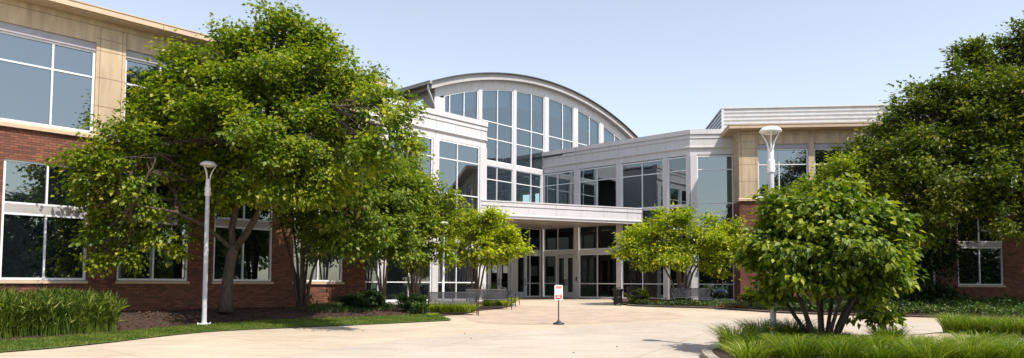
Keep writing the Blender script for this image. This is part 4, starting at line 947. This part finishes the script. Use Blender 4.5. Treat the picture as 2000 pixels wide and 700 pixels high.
# large tree at right edge
p = at(2075, 612, 29.5)
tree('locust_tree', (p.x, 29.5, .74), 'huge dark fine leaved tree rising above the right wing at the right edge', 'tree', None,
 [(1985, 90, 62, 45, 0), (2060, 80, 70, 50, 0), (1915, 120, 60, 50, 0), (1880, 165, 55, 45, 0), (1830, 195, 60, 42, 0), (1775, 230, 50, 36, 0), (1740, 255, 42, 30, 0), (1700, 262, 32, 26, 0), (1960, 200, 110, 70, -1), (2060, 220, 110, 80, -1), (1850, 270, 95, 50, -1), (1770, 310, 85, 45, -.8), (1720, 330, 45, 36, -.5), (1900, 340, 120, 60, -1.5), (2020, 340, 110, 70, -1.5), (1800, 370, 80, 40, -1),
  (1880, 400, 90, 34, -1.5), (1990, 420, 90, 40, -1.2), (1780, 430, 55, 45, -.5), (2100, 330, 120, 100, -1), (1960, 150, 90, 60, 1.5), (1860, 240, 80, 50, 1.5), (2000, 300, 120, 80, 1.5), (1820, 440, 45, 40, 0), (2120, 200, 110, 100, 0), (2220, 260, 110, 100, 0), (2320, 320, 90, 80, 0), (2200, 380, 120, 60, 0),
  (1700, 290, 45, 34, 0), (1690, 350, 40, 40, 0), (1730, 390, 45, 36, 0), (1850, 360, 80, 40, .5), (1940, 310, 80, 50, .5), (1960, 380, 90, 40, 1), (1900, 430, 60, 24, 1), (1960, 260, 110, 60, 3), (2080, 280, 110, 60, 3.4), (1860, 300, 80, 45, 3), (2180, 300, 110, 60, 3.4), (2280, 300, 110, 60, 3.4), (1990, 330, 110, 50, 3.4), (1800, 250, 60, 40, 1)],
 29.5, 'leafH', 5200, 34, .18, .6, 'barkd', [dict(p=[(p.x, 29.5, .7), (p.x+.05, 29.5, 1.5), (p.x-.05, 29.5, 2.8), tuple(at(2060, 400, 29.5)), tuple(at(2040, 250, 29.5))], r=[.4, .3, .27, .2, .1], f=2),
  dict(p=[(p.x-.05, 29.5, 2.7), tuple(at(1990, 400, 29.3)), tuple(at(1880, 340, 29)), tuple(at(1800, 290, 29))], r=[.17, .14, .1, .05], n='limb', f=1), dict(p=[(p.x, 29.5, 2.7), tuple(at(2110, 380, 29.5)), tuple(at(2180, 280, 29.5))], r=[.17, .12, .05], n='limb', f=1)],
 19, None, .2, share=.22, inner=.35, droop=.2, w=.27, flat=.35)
p = at(1800, 600, 31.5)
tree('dark_understorey_tree', (p.x, 31.5, .8), 'dark leafy understorey tree between the round shrub and the shaded paired windows', 'tree', None,
 [(1800, 480, 55, 45, 0), (1770, 530, 50, 45, 0), (1830, 520, 40, 45, 0), (1740, 470, 45, 50, 0), (1790, 575, 60, 22, 0), (1720, 540, 40, 40, 0), (1850, 450, 35, 30, 0)], 31.5, 'leafD', 520, 32, .13, .5, 'barkd', [dict(p=[(p.x, 31.5, .78), (p.x, 31.5, 2.4), (p.x+.1, 31.5, 3.4)], r=[.1, .08, .05], f=1)], 20, None, .08)
# trees across the car park, mirrored in the windows
rng = np.random.default_rng(40); proto = thing('background_tree', (0, 0, 0), 'leafy tree across the car park, showing only as a reflection in the windows', 'tree', 'reflected trees across the car park')
Lb = [(0, 0, 6.2, 3.6, 3.6, 3.2), (1.5, .5, 4.2, 2.4, 2.4, 2), (-1.6, -.4, 4.4, 2.4, 2.4, 2.2), (.3, -.5, 8.4, 2.2, 2.2, 1.8), (0, 1.5, 3., 2.4, 2.2, 1.5), (.5, -1.6, 3., 2.4, 2., 1.6)]
make_crown('crown', proto, 'leafR', Lb, 620, 16, .38, .9, rng, (0, 0, 5), w=.4)
mb = MB(); mb.tube([(0, 0, -.2), (0, 0, 2), (.1, 0, 5), (0, 0, 8)], [.3, .2, .15, .05], 8); obj('trunk', mb, 'barkd', proto, None, True)
spots = [(36, 2), (31, -5), (37, -11), (27, -13), (33, -20), (26, -26), (34, -32), (21, -38), (15, -37), (9, -40), (3, -38), (-4, -40), (-12, -38), (29, -38), (-20, -39), (42, 8), (44, -4), (25, -44), (12, -46)]
for i, (x, y) in enumerate(spots):
    Mx = Matrix.Translation((x, y, gz(x, y))) @ Matrix.Rotation(i*1.7, 4, 'Z') @ Matrix.Scale(.95+.25*((i*7) % 5)/5, 4)
    if i == 0: proto.matrix_basis = Mx
    else: copy_tree(proto, Mx)

# ---------------------------------------------------------------- shrubs and small plants
def shrub(name, x, y, z, rx, ry, rz, mat, n, leaf, label, cat, rng, group=None, per=14, spread=.1, droop=0., stems=True):
    t = thing(name, (x, y, z), label, cat, group)
    L = [(x, y, z+rz*.5, rx, ry, rz*.62)]+[(x+rng.uniform(-.55, .55)*rx, y+rng.uniform(-.4, .4)*ry, z+rz*(.55+rng.uniform(-.1, .15)), rx*.5, ry*.55, rz*.45) for _ in range(5)]
    make_crown('foliage', t, mat, L, n, per, leaf, spread, rng, (x, y, z), droop=droop, inner=.4, w=.3)
    if stems:
        mb = MB()
        for i in range(7):
            a = i*.9; mb.tube([(math.cos(a)*.04, math.sin(a)*.04, -.02), (math.cos(a)*rx*.3, math.sin(a)*ry*.3, rz*.4), (math.cos(a)*rx*.6, math.sin(a)*ry*.6, rz*.75)], [.02, .014, .006], 5)
        obj('stems', mb, 'barkd', t)
    return t
rng = np.random.default_rng(50)
x, y = -5.45, 26.4; shrub('clipped_shrub', x, y, bedz(x, y), .83, .55, .62, 'leafD', 1100, .05, 'long low dark green clipped shrub at the brick corner', 'shrub', rng, per=26, spread=.085)
x, y = -3.75, 26.6; shrub('clipped_shrub', x, y, gz(x, y)+.08, .55, .5, .64, 'leafD', 600, .045, 'smaller round dark green shrub beside the nearest bench', 'shrub', rng, per=26, spread=.085)
x, y = -3.3, 25.9; shrub('leafy_perennial', x, y, gz(x, y)+.06, .32, .3, .42, 'cover', 110, .08, 'mid green leafy plant in front of the small round shrub', 'plant', rng)
x, y = 6.3, 34.9; shrub('hydrangea', x, y, gz(x, y)+.06, .55, .45, .62, 'leafE', 160, .11, 'pale green flowering shrub right of the litter bin at the bed corner', 'shrub', rng)
def tuft(name, x, y, z, h, r, mat, n, label, rng, group, width=.009, cat='grass', bend=1.35):
    t = thing(name, (x, y, z), label, cat, group)
    a = rng.random(n)*6.283; q = rng.random(n)**.5; P = np.stack([x+np.cos(a)*q*r*.45, y+np.sin(a)*q*r*.45, np.full(n, z)], 1)
    H = h*(.7+.35*rng.random(n)); l = (.15+.85*q)*r*(.5+.9*rng.random(n)); a2 = a+rng.normal(size=n)*.5
    lean = np.stack([np.cos(a2)*l, np.sin(a2)*l, np.zeros(n)], 1)
    V, T, per = blades(P, H, lean, rng, width, 5, bend)
    fast_mesh('blades', V, T, mat, t, np.repeat(np.clip(rng.random(n)*.8+rng.uniform(-.08, .18), 0, 1), per)); return t
# island tufts
isl_t = [(1440, 690, 14.9, .62, .62), (1490, 672, 16.2, .6, .6), (1475, 700, 14.2, .5, .6), (1545, 682, 15.6, .58, .55), (1530, 705, 13.9, .45, .55), (1600, 700, 14.3, .46, .6), (1655, 705, 13.9, .5, .6), (1585, 676, 16.0, .5, .5), (1700, 708, 13.8, .42, .5), (1770, 704, 14.1, .5, .6), (1735, 700, 14.6, .55, .4), (1835, 712, 13.6, .42, .55), (1910, 702, 14.3, .52, .62), (1890, 712, 13.4, .45, .5), (1965, 712, 13.6, .45, .6), (2010, 706, 14.0, .5, .6), (1640, 678, 15.9, .3, .35), (1465, 720, 13.0, .5, .6), (1560, 720, 12.9, .5, .6), (1640, 722, 12.8, .45, .6), (1720, 724, 12.7, .4, .6), (1810, 722, 12.7, .45, .6), (1900, 722, 12.7, .45, .6), (1980, 722, 12.6, .5, .6)]
for i, (px, py, d, h, r) in enumerate(isl_t):
    q = at(px, py, d); z = gz(q.x, d)+.13
    tuft('grass_tuft', q.x, d, z, h*1.55*(.8+.35*rng.random()), r*1.1, 'grassI', 430, 'arching green grass tuft along the front of the kerbed island', rng, 'grass tufts at the front of the island')
for i, (px, d, h, r) in enumerate([(1862, 19.0, .6, .5), (1900, 18.6, .5, .5), (1885, 19.4, .5, .5), (1935, 18.3, .58, .5), (1965, 17.8, .45, .4), (1990, 17.7, .62, .55), (2020, 17.4, .6, .5)]):
    q = at(px, 640, d); tuft('grass_tuft', q.x, d, gz(q.x, d)+.13, h*1.5, r*1.1, 'grassI', 380, 'arching green grass tuft in the small bed beyond the island paving', rng, 'grass tufts beyond the island paving')
# yellow lily in the island
q = at(1508, 676, 14.6); t = thing('yellow_lily', (q.x, 14.6, gz(0, 14.6)+.13), 'single yellow flower among the grass tufts at the foot of the right lamp', 'flower')
mb = MB(); z1 = .45; mb.tube([(0, 0, 0), (.01, 0, .25), (.0, -.02, z1)], .006, 5); obj('stem', mb, 'cover', t)
mb = MB()
for a in range(6):
    a = a*1.047; c, s_ = math.cos(a), math.sin(a); mb.quad((0, -.02, z1), (c*.04-s_*.02, s_*.04+c*.02-.02, z1+.04), (c*.08, s_*.08-.02, z1+.05), (c*.04+s_*.02, s_*.04-c*.02-.02, z1+.04))
obj('petals', mb, 'yellow', t)
# daylilies behind the benches
for (px, d, h, r) in [(848, 27.9, .62, .5), (868, 27.7, .7, .5), (888, 27.8, .58, .5), (908, 27.9, .68, .5), (922, 28.2, .5, .4)]:
    q = at(px, 600, d); tuft('daylily_clump', q.x, d, gz(0, d)+.05, h, r, 'grassY', 300, 'bright yellow green strappy clump behind and under the nearest bench', rng, 'daylilies behind the nearest bench', .012, 'plant')
for (px, d, h, r) in [(955, 31.8, .42, .4), (975, 32.4, .55, .42), (988, 32.0, .5, .4), (1000, 34.2, .5, .4)]:
    q = at(px, 592, d); tuft('daylily_clump', q.x, d, gz(0, d)+.05, h, r, 'grassY', 260, 'green strappy clump behind and under the second bench', rng, 'daylilies behind the second bench', .012, 'plant')
q = at(952, 570, 33.5); tuft('spiky_grass', q.x, 33.5, gz(0, 33.5)+.05, 1.3, .5, 'cover', 130, 'tall spiky grass showing above the back of the second bench', rng, None, .01, 'plant', .6)
q = at(846, 620, 25.2); tuft('dry_grass_tuft', q.x, 25.2, gz(0, 25.2)+.03, .28, .25, 'grassY', 130, 'small straw coloured tuft at the tip of the grass verge', rng, None, .006, 'plant')
# tall ornamental grass, one uncountable stand
n = 13000; front = smooth_poly([(-13.3, 13.9)]+[gp(*p_) for p_ in [(0, 671), (120, 663.5), (232, 654)]], 10); FF = resample(front, 60)
i = rng.integers(0, 59, n); f = rng.random(n); t_ = rng.random(n); base = FF[i]*(1-f)[:, None]+FF[i+1]*f[:, None]
back = np.array([-.735, .678]); P = base+back*(.12+t_*(2.3+.15*np.sin(i*.6)))[:, None]
taper = np.clip((59-(i+f))/5, .25, 1)
zz = .025*P[:, 1]+.08+.12*t_
H = (.9+.28*rng.random(n)+.07*np.sin(P[:, 0]*5+P[:, 1]*3))*(.75+.25*taper)
a = rng.random(n)*6.283; ln = .1+.42*rng.random(n)**1.5; lean = np.stack([np.cos(a)*ln+.05, np.sin(a)*ln, np.zeros(n)], 1)
V, T, per = blades(np.c_[P, zz], H, lean, rng, .006, 4, .7)
tn = np.repeat(np.clip(rng.random(n)*.75+.1*np.sin(P[:, 0]*4), 0, 1), per)
n2 = 30000; j = rng.integers(0, n, n2); tt = .12+.85*rng.random(n2)**.8
Q = np.c_[P, zz][j]+lean[j]*(tt**1.8)[:, None]; Q[:, 2] += H[j]*(tt-.7*.35*tt**3)
D = rng.normal(size=(n2, 3))*.6; D[:, 2] = .5+.6*rng.random(n2); V2, T2 = leaf_arrays(Q, D, rng.normal(size=(n2, 3)),   .12+.18*rng.random(n2), .018, .0, .35)
tag(fast_mesh('tall_grass', np.r_[V, V2], np.r_[T, T2+len(V)], 'grassT', None, np.r_[tn, np.repeat(np.clip(rng.random(n2), 0, 1), 2)]), 'tall dense ornamental grass stand against the left wing at the left edge', 'grass', kind='stuff')
# ground covers
def cover(name, poly_pts, n, h, leaf, mat, label, rng, hump=.12, blade=False, zoff=.05):
    P = np.array(poly_pts)[:, :2]; mn, mx = P.min(0), P.max(0); out = []
    m_ = len(P)
    while len(out) < n:
        q = mn+(mx-mn)*rng.random(2); c = False
        for a_ in range(m_):
            (x1, y1), (x2, y2) = P[a_], P[(a_+1) % m_]
            if (y1 > q[1]) != (y2 > q[1]) and q[0] < (x2-x1)*(q[1]-y1)/(y2-y1)+x1: c = not c
        if c: out.append(q)
    out = np.array(out); hh = hump*(.5+.5*np.sin(out[:, 0]*3.3+np.sin(out[:, 1]*2.7)*1.5))*(.6+.4*np.sin(out[:, 1]*4.1))
    z = np.array([(bedz(*q) if name.endswith('left') else gz(*q))+zoff for q in out])
    if blade:
        l = rng.normal(size=(n, 3))*np.array([.12, .12, 0]); V, T, per = blades(np.c_[out, z], h*(.5+rng.random(n))+hh, l, rng, .008, 3, 1.2)
        to = np.repeat(rng.random(n), per)
    else:
        Q = np.c_[out, z+(h+hh)*rng.random(n)**.5]; D = rng.normal(size=(n, 3)); D[:, 2] *= .5; V, T = leaf_arrays(Q, D, rng.normal(size=(n, 3))*.5+np.array([0, 0, 1.]), leaf*(.6+.8*rng.random(n)), .33); to = np.repeat(rng.random(n), 2)
    nm = 'ground_cover'
    return tag(fast_mesh(nm, V, T, mat, None, to), label, 'ground cover', kind='stuff')
zf_poly = [gp(*q) for q in [(560, 622), (640, 622), (760, 617), (780, 612), (700, 608), (620, 612)]]
cover('gc_left', zf_poly, 3800, .14, .1, 'cover', 'scruffy green strappy ground cover before the long clipped shrub', rng, .1, True)
cover('gc', [gp(*q) for q in [(1240, 598.5), (1300, 601), (1400, 603.5), (1460, 607), (1470, 600), (1400, 596), (1320, 594), (1250, 593)]], 5200, .2, .07, 'cover', 'low leafy edging plants under the long bench right of the entrance', rng, .12)
cover('gc', [gp(*q) for q in [(1470, 608), (1560, 613), (1700, 617), (1850, 621), (2010, 627.5)]]+[(27, 27), (27, 34), (13.5, 35.8), (12, 34.5)], 32000, .28, .1, 'cover', 'dark green ground cover filling the shaded right bed below the brick wall', rng, .3)
cover('gc', [gp(*q) for q in [(1268, 597), (1285, 598.5), (1284, 594), (1268, 593)]], 260, .22, .06, 'flower', 'small patch of red bedding flowers by the pale shrub', rng, .05)
cover('gc', [gp(*q) for q in [(1405, 602.5), (1452, 605.5), (1450, 599), (1410, 597)]], 2600, .05, .07, 'redmulch', 'heap of red brown wood chips at the brick corner', rng, .1)
# yellow-green shrub flower near the brick corner
q = at(1466, 575, 33); shrub('hydrangea', q.x, 33, gz(0, 33)+.06, .5, .4, .8, 'leafC', 150, .1, 'leafy green shrub with one pale bloom at the brick corner of the right wing', 'shrub', rng)
# stones / leaves scattered on the drive
for i, (px, py) in enumerate([(908, 652), (1407, 688), (1205, 678), (920, 662), (1120, 690)]):
    x, y = gp(px, py); mb = MB(); mb.lathe([(0, 0), (.05, .0), (.045, .02), (.02, .035), (0, .036)], 7)
    t = tag(obj('pebble', mb, 'mulch2', None, Matrix.Translation((x, y, gz(x, y)+.006)) @ Matrix.Scale(.45, 4)), 'tiny brown stone lying on the pale concrete drive', 'stone', 'stray stones on the drive')

# ---------------------------------------------------------------- cars in the car park (mirrored in the end window)
def car(x, y, rz, paint, label):
    t = thing('parked_car', place(x, y, rz), label, 'car', 'cars parked across the drive')
    mb = MB(); prof = [(-2.2, .35), (-2.25, .6), (-2.1, .85), (-1.1, .95), (-.5, 1.38), (.9, 1.42), (1.6, 1.0), (2.15, .92), (2.2, .4)]
    mb.profile(prof, -.86, .86); obj('body', mb, paint, t)
    mb = MB(); mb.profile([(-1.02, .97), (-.5, 1.345), (.88, 1.385), (1.48, 1.0)], -.875, .875); mb.quad((-.72, -1.08, .985), (.72, -1.08, .985), (.66, -.55, 1.36), (-.66, -.55, 1.36)); obj('window', mb, 'carglass', t)
    for sx in (-.8, .8):
        for y_ in (-1.4, 1.35):
            mb = MB(); mb.tube([(sx-.09, y_, .33), (sx+.09, y_, .33)], .33, 18); w_ = obj('wheel', mb, 'tyre', t)
            mb = MB(); mb.tube([(sx-.1, y_, .33), (sx+.1, y_, .33)], .2, 14); obj('rim', mb, 'chrome', w_)
    for sx in (-.62, .62):
        mb = MB(); mb.box(sx-.15, sx+.15, -2.27, -2.2, .62, .74); obj('headlight', mb, 'chrome', t)
    return t
car(13.2, -22, 180, 'carw', 'white car parked across the drive, mirrored at the left in the tall end window')
car(16.0, -22.3, 180, 'cars', 'silver car parked across the drive, mirrored in the middle of the tall end window')
car(18.8, -22, 180, 'carb', 'blue car parked across the drive, mirrored at the right in the tall end window')

# ---------------------------------------------------------------- light
w = bpy.data.worlds.new('World'); sc.world = w; w.use_nodes = True; nt = w.node_tree; nt.nodes.clear()
SUN = Vector((.72, -.69, 0)).normalized(); EL = R(57)
sky = nt.nodes.new('ShaderNodeTexSky'); sky.sky_type = 'NISHITA'; sky.sun_disc = False; sky.sun_elevation = EL; sky.sun_rotation = math.atan2(SUN.x, SUN.y)
sky.air_density = 1.55; sky.dust_density = 1.0; sky.ozone_density = 1.6; sky.altitude = 200
bg = nt.nodes.new('ShaderNodeBackground'); bg.inputs[1].default_value = .15; ow = nt.nodes.new('ShaderNodeOutputWorld')
hs = nt.nodes.new('ShaderNodeHueSaturation'); hs.inputs['Saturation'].default_value = .66; hs.inputs['Hue'].default_value = .512; hs.inputs['Value'].default_value = .97; nt.links.new(sky.outputs[0], hs.inputs['Color']); nt.links.new(hs.outputs[0], bg.inputs[0]); nt.links.new(bg.outputs[0], ow.inputs[0])
sl = bpy.data.lights.new('sun', 'SUN'); sl.energy = 4.9; sl.angle = R(.53); sl.color = (1, .935, .83)
so = bpy.data.objects.new('sun', sl); COL.objects.link(so); dv = Vector((SUN.x*math.cos(EL), SUN.y*math.cos(EL), math.sin(EL))); so.rotation_euler = dv.to_track_quat('Z', 'Y').to_euler(); so.location = (20, -20, 40)
sc.view_settings.view_transform = 'Standard'; sc.view_settings.look = 'None'; sc.view_settings.exposure = .48; sc.view_settings.gamma = 1
sc.render.engine = 'CYCLES'; sc.cycles.max_bounces = 8; sc.cycles.transparent_max_bounces = 12
